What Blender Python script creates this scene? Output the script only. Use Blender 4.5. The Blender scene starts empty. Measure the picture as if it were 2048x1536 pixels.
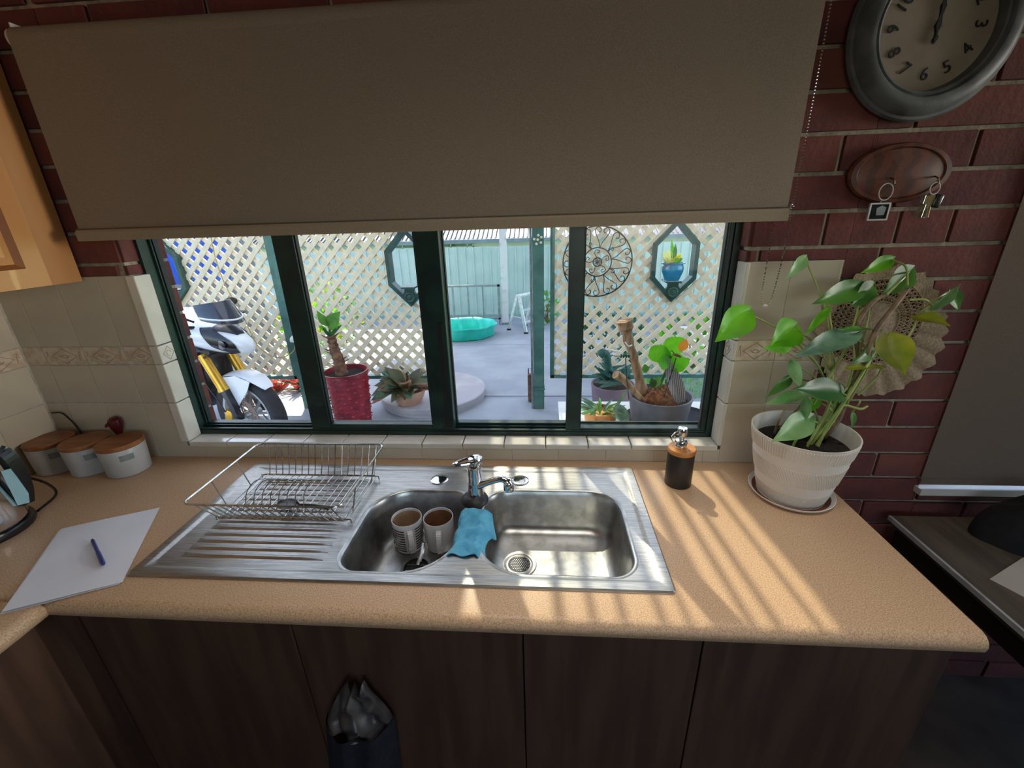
import bpy, bmesh, math, random
from mathutils import Vector, Matrix
random.seed(7)
scn = bpy.context.scene
COL = scn.collection
PI = math.pi

# ---------------------------------------------------------------- camera
cam_d = bpy.data.cameras.new('camera')
cam = bpy.data.objects.new('camera', cam_d); COL.objects.link(cam)
cam_d.sensor_width = 36.0; cam_d.lens = 15.107; cam_d.clip_start = 0.02; cam_d.clip_end = 400
yaw, pit, rol = math.radians(-4.510), math.radians(20.954), math.radians(-1.757)
fw = Vector((math.sin(yaw)*math.cos(pit), math.cos(yaw)*math.cos(pit), -math.sin(pit)))
rt0 = Vector((math.cos(yaw), -math.sin(yaw), 0)); up0 = rt0.cross(fw)
rt = rt0*math.cos(rol) + up0*math.sin(rol); up = up0*math.cos(rol) - rt0*math.sin(rol)
M = Matrix((rt, up, -fw)).transposed().to_4x4(); M.translation = (0, -1.2107, 1.6281)
cam.matrix_world = M
scn.camera = cam

# ---------------------------------------------------------------- light
wd = bpy.data.worlds.new('sky'); scn.world = wd; wd.use_nodes = True
wn = wd.node_tree; bg = wn.nodes['Background']
sky = wn.nodes.new('ShaderNodeTexSky'); sky.sky_type = 'NISHITA'; sky.sun_disc = False
sky.sun_elevation = math.radians(49.5); sky.sun_rotation = math.radians(-21); sky.dust_density = 1.2
wn.links.new(sky.outputs[0], bg.inputs[0]); bg.inputs[1].default_value = 0.45
sun_d = bpy.data.lights.new('sun', 'SUN'); sun_d.energy = 8.0; sun_d.angle = math.radians(0.6); sun_d.color = (1.0, 0.93, 0.80)
sun = bpy.data.objects.new('sun', sun_d); COL.objects.link(sun)
SUN = Vector((0.356, -0.934, -1.17)).normalized()
sun.rotation_euler = SUN.to_track_quat('-Z', 'Y').to_euler(); sun.location = (-3, 8, 10)
def area(name, loc, direction, sx, sy, power, color):
    d = bpy.data.lights.new(name, 'AREA'); d.shape = 'RECTANGLE'; d.size = sx; d.size_y = sy; d.energy = power; d.color = color
    o = bpy.data.objects.new(name, d); COL.objects.link(o); o.location = loc
    o.rotation_euler = Vector(direction).to_track_quat('-Z', 'Z').to_euler(); return o
area('fill_right', (3.15, -0.60, 1.75), (-4.5, 0.15, 0.0), 0.6, 0.7, 2.2, (1.0, 0.93, 0.82)).data.spread = math.radians(40)  # added fill lamp aimed across at the wall cabinet
area('fill_rear', (0.9, -3.55, 1.55), (0, 1, -0.1), 1.6, 1.0, 2.2, (1.0, 0.92, 0.82))  # added room fill, stands in for an unseen rear window
area('fill_overhead', (0.30, -0.72, 2.43), (0, 0, -1), 1.4, 0.4, 2.5, (1.0, 0.94, 0.86)).data.spread = math.radians(95)  # added overhead fill for the worktop, no known skylight
scn.view_settings.view_transform = 'Standard'; scn.view_settings.look = 'None'
scn.view_settings.gamma = 1.0; scn.view_settings.use_curve_mapping = False
scn.view_settings.exposure = 0.75
scn.cycles.use_denoising = True
scn.cycles.max_bounces = 10; scn.cycles.diffuse_bounces = 5; scn.cycles.transparent_max_bounces = 16
scn.cycles.sample_clamp_indirect = 6.0

# ---------------------------------------------------------------- materials
def S(r, g, b):
    f = lambda c: (c/255/12.92) if c/255 <= 0.04045 else ((c/255+0.055)/1.055)**2.4
    return (f(r), f(g), f(b), 1)
def pm(name, c1, c2=None, scale=20.0, rough=0.5, metal=0.0, bump=0.0, bscale=None, detail=3.0, lo=0.4, hi=0.6,
       stretch=None, vary=0.0, spec=0.5, alpha=1.0, coat=0.0, wave=None):
    m = bpy.data.materials.new(name); m.use_nodes = True
    nt = m.node_tree; N = nt.nodes; L = nt.links; p = N['Principled BSDF']
    p.inputs['Roughness'].default_value = rough; p.inputs['Metallic'].default_value = metal
    p.inputs['Specular IOR Level'].default_value = spec; p.inputs['Coat Weight'].default_value = coat
    p.inputs['Base Color'].default_value = c1; p.inputs['Alpha'].default_value = alpha
    tc = N.new('ShaderNodeTexCoord'); mp = N.new('ShaderNodeMapping'); L.new(tc.outputs['Object'], mp.inputs[0])
    if stretch: mp.inputs['Scale'].default_value = stretch
    out = None
    if c2 is not None:
        if wave:
            n = N.new('ShaderNodeTexWave'); n.inputs['Scale'].default_value = scale; n.inputs['Distortion'].default_value = wave; n.inputs['Detail'].default_value = detail
        else:
            n = N.new('ShaderNodeTexNoise'); n.inputs['Scale'].default_value = scale; n.inputs['Detail'].default_value = detail
        L.new(mp.outputs[0], n.inputs['Vector'])
        r = N.new('ShaderNodeValToRGB'); r.color_ramp.elements[0].position = lo; r.color_ramp.elements[1].position = hi
        r.color_ramp.elements[0].color = c1; r.color_ramp.elements[1].color = c2
        L.new(n.outputs['Fac'], r.inputs[0]); out = r.outputs[0]
    if vary:
        oi = N.new('ShaderNodeObjectInfo'); hs = N.new('ShaderNodeHueSaturation')
        mr = N.new('ShaderNodeMapRange'); mr.inputs[3].default_value = 1-vary; mr.inputs[4].default_value = 1+vary
        L.new(oi.outputs['Random'], mr.inputs[0]); L.new(mr.outputs[0], hs.inputs['Value'])
        mr2 = N.new('ShaderNodeMapRange'); mr2.inputs[3].default_value = 0.5-vary*0.03; mr2.inputs[4].default_value = 0.5+vary*0.03
        L.new(oi.outputs['Random'], mr2.inputs[0]); L.new(mr2.outputs[0], hs.inputs['Hue'])
        if out: L.new(out, hs.inputs['Color'])
        else: hs.inputs['Color'].default_value = c1
        out = hs.outputs[0]
    if out: L.new(out, p.inputs['Base Color'])
    if bump:
        n2 = N.new('ShaderNodeTexNoise'); n2.inputs['Scale'].default_value = bscale or scale; n2.inputs['Detail'].default_value = 4
        L.new(mp.outputs[0], n2.inputs['Vector'])
        b = N.new('ShaderNodeBump'); b.inputs['Strength'].default_value = bump; b.inputs['Distance'].default_value = 0.004
        L.new(n2.outputs['Fac'], b.inputs['Height']); L.new(b.outputs[0], p.inputs['Normal'])
    return m
def leafmat(name, c1, c2, scale=14, trans=0.45, rough=0.4):
    m = bpy.data.materials.new(name); m.use_nodes = True
    nt = m.node_tree; N = nt.nodes; L = nt.links; p = N['Principled BSDF']; p.inputs['Roughness'].default_value = rough
    tc = N.new('ShaderNodeTexCoord'); n = N.new('ShaderNodeTexNoise'); n.inputs['Scale'].default_value = scale
    L.new(tc.outputs['Object'], n.inputs['Vector'])
    r = N.new('ShaderNodeValToRGB'); r.color_ramp.elements[0].position = 0.35; r.color_ramp.elements[1].position = 0.65
    r.color_ramp.elements[0].color = c1; r.color_ramp.elements[1].color = c2
    L.new(n.outputs['Fac'], r.inputs[0]); L.new(r.outputs[0], p.inputs['Base Color'])
    t = N.new('ShaderNodeBsdfTranslucent'); L.new(r.outputs[0], t.inputs[0])
    mx = N.new('ShaderNodeMixShader'); mx.inputs[0].default_value = trans
    L.new(p.outputs[0], mx.inputs[1]); L.new(t.outputs[0], mx.inputs[2]); L.new(mx.outputs[0], N['Material Output'].inputs[0])
    return m
def glassmat(name, tint=(0.96, 0.98, 0.97, 1), refl=1.0):
    m = bpy.data.materials.new(name); m.use_nodes = True
    nt = m.node_tree; N = nt.nodes; L = nt.links; N.remove(N['Principled BSDF'])
    t = N.new('ShaderNodeBsdfTransparent'); t.inputs[0].default_value = tint
    g = N.new('ShaderNodeBsdfGlossy'); g.inputs['Roughness'].default_value = 0.02
    f = N.new('ShaderNodeFresnel'); ge = N.new('ShaderNodeNewGeometry'); io = N.new('ShaderNodeMapRange')
    io.inputs[3].default_value = 1.45; io.inputs[4].default_value = 1/1.45
    L.new(ge.outputs['Backfacing'], io.inputs[0]); L.new(io.outputs[0], f.inputs[0])
    k = N.new('ShaderNodeMath'); k.operation = 'MULTIPLY'; k.inputs[1].default_value = refl; L.new(f.outputs[0], k.inputs[0])
    mx = N.new('ShaderNodeMixShader'); L.new(k.outputs[0], mx.inputs[0]); L.new(t.outputs[0], mx.inputs[1]); L.new(g.outputs[0], mx.inputs[2])
    L.new(mx.outputs[0], N['Material Output'].inputs[0]); return m

K = {}
K['brick'] = pm('red_brick', S(116,58,50), S(86,46,45), 9, 0.85, bump=0.5, bscale=60, lo=0.35, hi=0.7, vary=0.22)
K['mortar'] = pm('mortar', S(176,166,146), S(150,140,122), 40, 0.95, bump=0.5, bscale=120)
K['tile'] = pm('cream_tile', S(192,180,160), S(182,170,152), 5, 0.28, coat=0.1, vary=0.02)
K['border'] = pm('border_tile', S(186,164,140), S(204,188,168), 45, 0.35, detail=4, lo=0.42, hi=0.55, bump=0.25)
K['trimtile'] = pm('white_edge_tile', S(214,208,196), S(204,198,186), 6, 0.2, coat=0.2)
K['relief'] = pm('relief_lines', S(150,124,100), None, rough=0.5)
K['grout'] = pm('grout', S(176,168,154), S(160,150,138), 60, 0.9)
K['plaster'] = pm('plaster', S(200,190,175), S(190,180,166), 4, 0.9)
K['floor'] = pm('vinyl_floor', S(92,78,66), S(70,58,50), 6, 0.5)
K['counter'] = pm('speckled_laminate', S(208,174,140), S(174,140,108), 420, 0.42, detail=1.5, lo=0.42, hi=0.62, spec=0.4)
K['cabdark'] = pm('brown_cabinet', S(92,66,50), S(76,52,40), 3, 0.5, stretch=(12, 12, 1), detail=4)
K['cabred'] = pm('kick_board', S(60,40,32), S(48,32,26), 6, 0.6)
K['pine'] = pm('honey_timber', S(222,172,116), S(198,142,88), 3, 0.38, stretch=(9, 9, 0.9), detail=5, wave=3.0)
K['pineshade'] = pm('shaded_timber_filler', S(184,130,80), S(160,108,62), 3, 0.45, stretch=(9, 9, 0.9), detail=5, wave=3.0)  # same timber darkened for the shade on the recessed strip
K['pinedk'] = pm('honey_timber_groove', S(150,92,50), S(132,80,42), 5, 0.45)
K['blind'] = pm('blind_fabric', S(142,129,114), S(131,118,104), 500, 0.9, bump=0.25, bscale=600)
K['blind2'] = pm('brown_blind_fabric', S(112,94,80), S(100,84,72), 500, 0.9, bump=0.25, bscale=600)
K['blindbar'] = pm('blind_hem', S(152,138,118), S(142,128,110), 500, 0.85)
K['whiteplas'] = pm('white_plastic', S(225,222,214), S(216,212,204), 8, 0.4)
K['greenframe'] = pm('dark_green_powdercoat', S(22,52,46), S(14,36,34), 12, 0.35)
K['blackframe'] = pm('black_rubber_seal', S(14,18,20), S(8,10,12), 20, 0.5)
K['glass'] = glassmat('window_glass', (0.97, 0.98, 0.975, 1), 0.55)
K['steel'] = pm('brushed_steel', S(184,182,178), S(160,158,154), 30, 0.36, metal=1.0, stretch=(0.6, 14, 14), bump=0.05, bscale=90)
K['steelbowl'] = pm('satin_steel_bowl', S(186,186,184), S(158,158,156), 24, 0.34, metal=1.0, bump=0.06, bscale=120)
K['chrome'] = pm('chrome', S(225,226,228), S(212,213,216), 10, 0.07, metal=1.0)
K['wire'] = pm('chromed_wire', S(200,200,198), S(170,170,168), 60, 0.22, metal=1.0)
K['rubber'] = pm('black_rubber', S(24,24,26), S(18,18,20), 40, 0.5)
K['blackplas'] = pm('black_plastic', S(22,23,26), S(16,17,19), 30, 0.3)
K['mug'] = pm('white_glaze', S(206,206,208), S(196,196,200), 6, 0.2)
K['mugblack'] = pm('black_print', S(18,18,22), None, rough=0.25)
K['tea'] = pm('tea_stain', S(150,122,96), S(170,146,120), 12, 0.25)
K['tea2'] = pm('tea_brown', S(110,72,50), S(140,104,80), 12, 0.25)
K['cloth'] = pm('blue_microfibre', S(96,172,202), S(74,150,186), 30, 0.95, bump=0.6, bscale=260)
K['dispblack'] = pm('matt_black_ceramic', S(38,34,34), S(30,27,27), 12, 0.4)
K['bamboo'] = pm('bamboo', S(204,138,72), S(176,112,54), 8, 0.4, stretch=(1, 6, 1))
K['potwhite'] = pm('white_ribbed_pot', S(228,222,214), S(218,212,204), 8, 0.5)
K['soil'] = pm('potting_soil', S(46,36,30), S(26,20,17), 60, 0.95, bump=1.0, bscale=90)
K['rust'] = pm('brown_stain', S(120,66,34), S(90,48,26), 20, 0.5)
K['canister'] = pm('pale_canister', S(176,174,172), S(166,164,162), 8, 0.3)
K['lidwood'] = pm('bamboo_lid', S(158,102,60), S(132,82,46), 6, 0.45, stretch=(1, 7, 1))
K['redglass'] = pm('dark_red_glaze', S(84,22,26), S(62,14,20), 20, 0.2)
K['paper'] = pm('paper', S(228,230,238), S(222,224,232), 5, 0.8)
K['penblue'] = pm('pen_blue', S(48,58,140), S(40,48,120), 20, 0.3)
K['kwin'] = pm('kettle_gauge', S(150,190,200), S(130,170,182), 10, 0.15)
K['clockrim'] = pm('grey_wash_rim', S(92,96,96), S(66,70,72), 16, 0.6, bump=0.3, bscale=60)
K['clockface'] = pm('aged_dial', S(152,139,122), S(140,127,111), 14, 0.7)
K['ink'] = pm('black_ink', S(20,18,18), None, rough=0.7)
K['redwood'] = pm('dark_red_timber', S(98,48,26), S(76,34,18), 5, 0.4, stretch=(1.5, 8, 8), wave=4.0)
K['brass'] = pm('worn_brass', S(150,130,90), S(120,102,70), 40, 0.35, metal=1.0)
K['doily'] = pm('cream_crochet', S(172,150,124), S(150,130,106), 160, 0.95, bump=0.6, bscale=220)
K['tabletop'] = pm('dark_table_timber', S(104,92,80), S(84,74,64), 3, 0.45, stretch=(10, 1, 10), detail=5)
K['tabledark'] = pm('table_side', S(36,26,24), S(28,20,18), 10, 0.5)
K['bagdark'] = pm('black_nylon', S(24,24,28), S(16,16,19), 60, 0.8, bump=0.4)
K['navy'] = pm('navy_cotton', S(26,30,44), S(18,20,32), 60, 0.9, bump=0.4)
K['plasbag'] = pm('pale_plastic_film', S(84,80,78), S(58,55,54), 25, 0.35)
# outdoors
K['concrete'] = pm('patio_concrete', S(150,152,158), S(134,137,146), 2.2, 0.75, detail=6, bump=0.15, bscale=30)
K['lattice'] = pm('cream_lattice', S(236,222,190), S(226,210,178), 18, 0.7)
K['postgreen'] = pm('green_post_paint', S(74,118,106), S(60,100,90), 9, 0.5)
K['hexgreen'] = pm('dark_green_frame', S(40,78,70), S(30,62,56), 9, 0.5)
K['fence'] = pm('pale_aqua_steel', S(182,204,196), S(172,196,188), 3, 0.5)
K['fencerail'] = pm('aqua_rail', S(150,180,172), S(140,170,164), 5, 0.5)
K['greysteel'] = pm('galvanised_grey', S(140,150,150), S(120,130,132), 14, 0.45, metal=0.3)
K['whitepost'] = pm('weathered_white_paint', S(206,208,208), S(160,164,164), 6, 0.7, detail=6, lo=0.55, hi=0.72)
K['roofsheet'] = leafmat('opal_roof_sheet', S(226,228,232), S(218,222,228), 4, 0.7, 0.5)
K['clearsheet'] = glassmat('clear_roof_sheet', (0.52, 0.52, 0.49, 1), 0.6)  # tint dims the sun patch on the worktop
K['streak_slat'] = pm('streak_slat_tone', S(150,140,120), S(136,126,108), 10, 0.8)
K['poolteal'] = pm('teal_plastic', S(36,198,178), S(28,180,164), 5, 0.35)
K['alu'] = pm('aluminium', S(206,208,206), S(184,186,186), 24, 0.45, metal=0.35)
K['grass'] = leafmat('grass_blades', S(130,205,70), S(86,160,54), 6, 0.35)
K['lawn'] = pm('lawn_soil', S(112,180,64), S(84,150,50), 12, 0.95)
K['housewall'] = pm('lilac_render', S(206,196,206), S(196,186,198), 3, 0.8)
K['houseroof'] = pm('grey_roof_iron', S(104,104,108), S(92,92,96), 3, 0.6)
K['gutter'] = pm('grey_gutter', S(120,122,136), S(108,110,124), 5, 0.5)
K['darkglass'] = pm('dark_window', S(70,92,92), S(52,70,72), 4, 0.1)
K['redpot'] = pm('dark_red_glazed_pot', S(150,32,46), S(118,22,36), 10, 0.36, coat=0.1)
K['trunk'] = pm('brown_stem', S(134,96,72), S(96,64,48), 24, 0.9, bump=0.8, bscale=50)
K['drift'] = pm('driftwood', S(170,136,104), S(122,92,68), 10, 0.85, stretch=(4, 4, 0.6), bump=0.6, bscale=40)
K['fibre'] = pm('coir_fibre', S(150,96,60), S(104,62,38), 50, 0.95, bump=0.8)
K['terracotta'] = pm('pale_terracotta', S(206,160,134), S(186,140,116), 10, 0.7)
K['greypot'] = pm('grey_pot', S(104,104,112), S(86,86,94), 7, 0.6, bump=0.15, bscale=30)
K['purplepot'] = pm('mauve_pot', S(140,116,124), S(124,102,112), 6, 0.6)
K['orangepot'] = pm('orange_face_pot', S(222,150,84), S(206,130,66), 8, 0.45)
K['bluepot'] = pm('turquoise_glaze', S(28,142,178), S(18,120,160), 6, 0.12, coat=0.5)
K['stone'] = pm('stone_plinth', S(176,168,168), S(158,152,156), 3, 0.8)
K['whitetable'] = pm('white_tabletop', S(226,226,220), S(216,216,212), 4, 0.35)
K['iron'] = pm('black_iron', S(40,34,32), S(28,24,24), 30, 0.6)
K['leafpale'] = leafmat('leaf_pale', S(150,190,130), S(104,160,88))
K['leafbright'] = leafmat('leaf_bright', S(120,200,40), S(96,176,30), 14, 0.6)
K['leafmid'] = leafmat('leaf_mid', S(96,150,60), S(70,122,48))
K['leafdark'] = leafmat('leaf_dark', S(52,104,50), S(36,80,42), 14, 0.3)
K['leafgrey'] = leafmat('leaf_greygreen', S(112,150,120), S(70,104,84), 22, 0.3)
K['leafyellow'] = leafmat('leaf_yellow', S(170,170,50), S(120,140,40), 18)
K['leafbrown'] = leafmat('leaf_olive_brown', S(110,96,66), S(84,96,62), 14, 0.3)
K['leafred'] = leafmat('leaf_red', S(214,84,84), S(170,60,66), 10)
K['leafpink'] = leafmat('leaf_pink', S(226,140,128), S(180,170,110), 10)
K['fern'] = leafmat('fern_blue_green', S(70,124,108), S(46,92,84), 14, 0.3)
K['petiole'] = leafmat('petiole', S(176,190,110), S(150,168,90), 14, 0.2)
K['cane'] = pm('woody_cane', S(140,116,90), S(104,84,68), 30, 0.8, bump=0.5)
K['flower'] = leafmat('yellow_petal', S(250,236,40), S(246,220,30), 14, 0.5)
K['flowerpale'] = leafmat('cream_petal', S(240,240,170), S(240,236,150), 14, 0.5)
K['orangewing'] = leafmat('orange_wing', S(240,150,50), S(226,120,60), 14, 0.4)
K['greyfeather'] = pm('grey_striped_leaf', S(170,164,164), S(104,98,100), 30, 0.7, stretch=(1, 1, 1), wave=2.0)
K['greenbead'] = pm('green_bead', S(30,96,60), S(20,70,44), 30, 0.3)
K['bluetarp'] = pm('blue_tarp', S(20,84,196), S(14,66,170), 4, 0.6)
K['bikewhite'] = pm('white_gloss_paint', S(232,232,236), S(226,226,230), 3, 0.2, coat=0.5)
K['bikedark'] = pm('smoked_plastic', S(40,40,46), S(28,28,33), 10, 0.2)
K['bikegrey'] = pm('dark_grey_metal', S(60,62,68), S(44,46,52), 12, 0.45, metal=0.4)
K['gold'] = pm('gold_anodised', S(226,176,70), S(206,154,54), 8, 0.28, metal=0.7)
K['tyre'] = pm('tyre_rubber', S(42,40,46), S(32,31,36), 30, 0.75)
K['rimgrey'] = pm('silver_rim', S(200,204,206), S(184,188,190), 8, 0.3, metal=0.6)
K['disc'] = pm('brake_disc_steel', S(150,128,116), S(124,104,94), 30, 0.4, metal=0.6)
K['smoke'] = pm('smoked_screen', S(52,56,70), S(40,44,56), 4, 0.08, coat=0.5)
K['cable'] = pm('pale_cable', S(190,160,110), S(176,146,98), 20, 0.6)
K['treecrown'] = pm('tree_foliage', S(70,110,50), S(46,80,36), 5, 0.9)

# ---------------------------------------------------------------- mesh helper
def world_loc(p):
    v = Vector((0, 0, 0))
    while p is not None:
        v += p.location; p = p.parent
    return v
def finish(me, smooth=True, ang=35):
    if smooth:
        me.shade_smooth(); me.set_sharp_from_angle(angle=math.radians(ang))
class MB:
    def __init__(s): s.v = []; s.f = []
    def add(s, vs, fs):
        b = len(s.v); s.v += [Vector(p) for p in vs]; s.f += [tuple(b+i for i in f) for f in fs]; return s
    def bx(s, x0, x1, y0, y1, z0, z1):
        return s.add([(x, y, z) for z in (z0, z1) for y in (y0, y1) for x in (x0, x1)],
              [(0,2,3,1), (4,5,7,6), (0,1,5,4), (2,6,7,3), (0,4,6,2), (1,3,7,5)])
    def cbox(s, c, sz, m=None, ch=0.0):
        hx, hy, hz = sz[0]/2, sz[1]/2, sz[2]/2
        bm = bmesh.new(); bmesh.ops.create_cube(bm, size=1)
        for v in bm.verts: v.co = Vector((v.co.x*sz[0], v.co.y*sz[1], v.co.z*sz[2]))
        if ch: bmesh.ops.bevel(bm, geom=bm.edges[:], offset=ch, segments=2, affect='EDGES', profile=0.5)
        bm.verts.index_update()
        R = m.to_3x3() if m else Matrix.Identity(3)
        s.add([R @ v.co + Vector(c) for v in bm.verts], [[v.index for v in f.verts] for f in bm.faces]); bm.free(); return s
    def bar(s, p, q, w, h, side=(0, 1, 0)):
        p, q = Vector(p), Vector(q); d = (q-p).normalized(); a = Vector(side); a = (a - d*a.dot(d)).normalized(); b = d.cross(a)
        vs = []
        for c in (p, q):
            for i, j in ((-1,-1), (1,-1), (1,1), (-1,1)): vs.append(c + b*(i*w/2) + a*(j*h/2))
        return s.add(vs, [(3,2,1,0), (4,5,6,7), (0,1,5,4), (1,2,6,5), (2,3,7,6), (3,0,4,7)])
    def tube(s, pts, r, n=6, closed=False):
        P = [Vector(p) for p in pts]; k = len(P); rr = r if isinstance(r, (list, tuple)) else [r]*k
        vs = []; ref = None
        for i in range(k):
            a = P[(i-1) % k] if (closed or i) else P[0]; b = P[(i+1) % k] if (closed or i < k-1) else P[-1]
            d = (b-a); d = d.normalized() if d.length > 1e-9 else Vector((0, 0, 1))
            if ref is None: ref = Vector((0, 0, 1)) if abs(d.z) < 0.9 else Vector((1, 0, 0))
            u = ref - d*ref.dot(d); u = u.normalized() if u.length > 1e-6 else d.orthogonal().normalized(); ref = u; w = d.cross(u)
            vs += [P[i] + (u*math.cos(2*PI*j/n) + w*math.sin(2*PI*j/n))*rr[i] for j in range(n)]
        fs = []
        for i in range(k if closed else k-1):
            for j in range(n):
                a = i*n+j; b = i*n+(j+1) % n; c = ((i+1) % k)*n
                fs.append((a, b, c+(j+1) % n, c+j))
        if not closed: fs += [tuple(range(n))[::-1], tuple((k-1)*n+j for j in range(n))]
        return s.add(vs, fs)
    def lathe(s, prof, c=(0, 0, 0), n=28, m=None, cap=True, a0=0.0, a1=2*PI):
        R = m.to_3x3() if m else Matrix.Identity(3); c = Vector(c); full = abs(a1-a0-2*PI) < 1e-6
        cols = n if full else n+1; vs = []
        for r, z in prof:
            for j in range(cols):
                a = a0+(a1-a0)*j/n; vs.append(R @ Vector((r*math.cos(a), r*math.sin(a), z)) + c)
        fs = []
        for i in range(len(prof)-1):
            for j in range(n):
                k = (j+1) % cols; fs.append((i*cols+j, i*cols+k, (i+1)*cols+k, (i+1)*cols+j))
        if cap and full:
            if prof[0][0] > 1e-6: fs.append(tuple(range(cols))[::-1])
            if prof[-1][0] > 1e-6: fs.append(tuple((len(prof)-1)*cols+j for j in range(cols)))
        return s.add(vs, fs)
    def prism(s, poly, off):
        n = len(poly); off = Vector(off); P = [Vector(p) for p in poly]
        return s.add(P + [p+off for p in P], [tuple(range(n))[::-1], tuple(range(n, 2*n))] + [(i, (i+1) % n, n+(i+1) % n, n+i) for i in range(n)])
    def sph(s, c, r, n=12, k=8, m=None):
        rx, ry, rz = r if isinstance(r, (tuple, list)) else (r, r, r); c = Vector(c); R = m.to_3x3() if m else Matrix.Identity(3)
        vs = [c + R @ Vector((0, 0, -rz))]; fs = []
        for i in range(1, k):
            a = -PI/2 + PI*i/k
            vs += [c + R @ Vector((rx*math.cos(a)*math.cos(2*PI*j/n), ry*math.cos(a)*math.sin(2*PI*j/n), rz*math.sin(a))) for j in range(n)]
        vs.append(c + R @ Vector((0, 0, rz)))
        for j in range(n): fs.append((0, 1+(j+1) % n, 1+j)); fs.append((len(vs)-1, 1+(k-2)*n+j, 1+(k-2)*n+(j+1) % n))
        for i in range(k-2):
            for j in range(n): fs.append((1+i*n+j, 1+i*n+(j+1) % n, 1+(i+1)*n+(j+1) % n, 1+(i+1)*n+j))
        return s.add(vs, fs)
    def grid(s, fn, nu, nv, th=0.0):
        top = [Vector(fn(i/nu, j/nv)) for j in range(nv+1) for i in range(nu+1)]
        w = nu+1; fs = [(j*w+i, j*w+i+1, (j+1)*w+i+1, (j+1)*w+i) for j in range(nv) for i in range(nu)]
        if not th: return s.add(top, fs)
        nr = [Vector((0, 0, 0)) for _ in top]
        for f in fs:
            q = (top[f[1]]-top[f[0]]).cross(top[f[3]]-top[f[0]])
            for i in f: nr[i] += q
        N = len(top); bot = [p - (n.normalized() if n.length > 1e-12 else Vector((0, 0, 1)))*th for p, n in zip(top, nr)]
        fs2 = fs + [tuple(N+i for i in f[::-1]) for f in fs]
        ring = [i for i in range(nu)] + [j*w+nu for j in range(nv)] + [nv*w+i for i in range(nu, 0, -1)] + [j*w for j in range(nv, 0, -1)]
        for a, b in zip(ring, ring[1:]+ring[:1]): fs2.append((b, a, N+a, N+b))
        return s.add(top+bot, fs2)
    def mesh(s, name, mat, off=Vector((0, 0, 0)), smooth=True, ang=35, recalc=True):
        me = bpy.data.meshes.new(name)
        me.from_pydata([tuple(v-off) for v in s.v], [], s.f)
        if recalc:
            bm = bmesh.new(); bm.from_mesh(me); bmesh.ops.recalc_face_normals(bm, faces=bm.faces[:]); bm.to_mesh(me); bm.free()
        me.materials.append(mat); finish(me, smooth, ang); return me
    def build(s, name, mat, parent=None, org=None, smooth=True, ang=35, recalc=True):
        off = world_loc(parent) if parent is not None else Vector(org if org is not None else (0, 0, 0))
        o = bpy.data.objects.new(name, s.mesh(name, mat, off, smooth, ang, recalc)); COL.objects.link(o)
        if parent is not None: o.parent = parent
        else: o.location = off
        return o
def tag(o, label=None, cat=None, group=None, kind=None):
    if label: o['label'] = label
    if cat: o['category'] = cat
    if group: o['group'] = group
    if kind: o['kind'] = kind
    return o
def thing(name, loc, label=None, cat=None, group=None, kind=None):
    o = bpy.data.objects.new(name, None); COL.objects.link(o); o.location = loc; o.empty_display_size = 0.05
    return tag(o, label, cat, group, kind)
def struct(o, label=None): o['kind'] = 'structure'; 
_pc = {}
def piece(name, c, sz, mat, parent, ch=0.002, rot=None):
    key = (tuple(round(x, 3) for x in sz), mat.name, ch)
    if key not in _pc:
        m = MB(); m.cbox((0, 0, 0), sz, None, ch); _pc[key] = m.mesh(name, mat, smooth=False, recalc=False)
    o = bpy.data.objects.new(name, _pc[key]); COL.objects.link(o); o.parent = parent
    o.location = Vector(c) - world_loc(parent)
    if rot: o.rotation_euler = rot
    return o
def rpoly(x0, x1, y0, y1, rr, n=8):
    """rounded rectangle, corner radii (back-left, back-right, front-right, front-left)"""
    bl, br, fr, fl = rr; P = []
    for cx, cy, r, a in ((x1-br, y1-br, br, 0), (x0+bl, y1-bl, bl, 90), (x0+fl, y0+fl, fl, 180), (x1-fr, y0+fr, fr, 270)):
        P += [(cx+r*math.cos(math.radians(a+90*i/n)), cy+r*math.sin(math.radians(a+90*i/n))) for i in range(n+1)]
    return P
def arc_pts(P, n=8):
    """smooth Catmull-Rom curve through the points"""
    P = [Vector(p) for p in P]; Q = [2*P[0]-P[1]] + P + [2*P[-1]-P[-2]]; out = []
    for i in range(1, len(Q)-2):
        for k in range(n):
            t = k/n; a, b, c, d = Q[i-1:i+3]
            out.append(0.5*((2*b)+(c-a)*t+(2*a-5*b+4*c-d)*t*t+(3*b-a-3*c+d)*t**3))
    out.append(P[-1]); return out
HEART = [0.10, 0.62, 0.92, 1.0, 0.94, 0.78, 0.52, 0.24, 0.02]
STRAP = [0.55, 0.8, 0.95, 1.0, 0.97, 0.88, 0.7, 0.42, 0.02]
OVAL = [0.06, 0.5, 0.82, 0.97, 1.0, 0.9, 0.7, 0.4, 0.02]
def leaf(mb, base, tip, width, nrm=(0, -1, 0.5), prof=HEART, fold=0.18, droop=0.1, lobe=0.0):
    base, tip = Vector(base), Vector(tip); d = tip-base; L = d.length; d.normalize()
    n = Vector(nrm); n = (n-d*n.dot(d)); n = n.normalized() if n.length > 1e-6 else d.orthogonal().normalized(); w = d.cross(n)
    def fn(u, v):
        k = v*(len(prof)-1); i = min(int(k), len(prof)-2); hw = prof[i]+(prof[i+1]-prof[i])*(k-i)
        a = (u-0.5)*2
        back = lobe*L*abs(a)*(1-v)**3
        return base + d*(v*L-back) + w*(a*hw*width/2) + n*(abs(a)*hw*width/2*fold*2 - droop*L*v*v + 0.02*L*math.sin(v*9+a*2)*abs(a))
    mb.grid(fn, 6, len(prof)-1)
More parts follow.
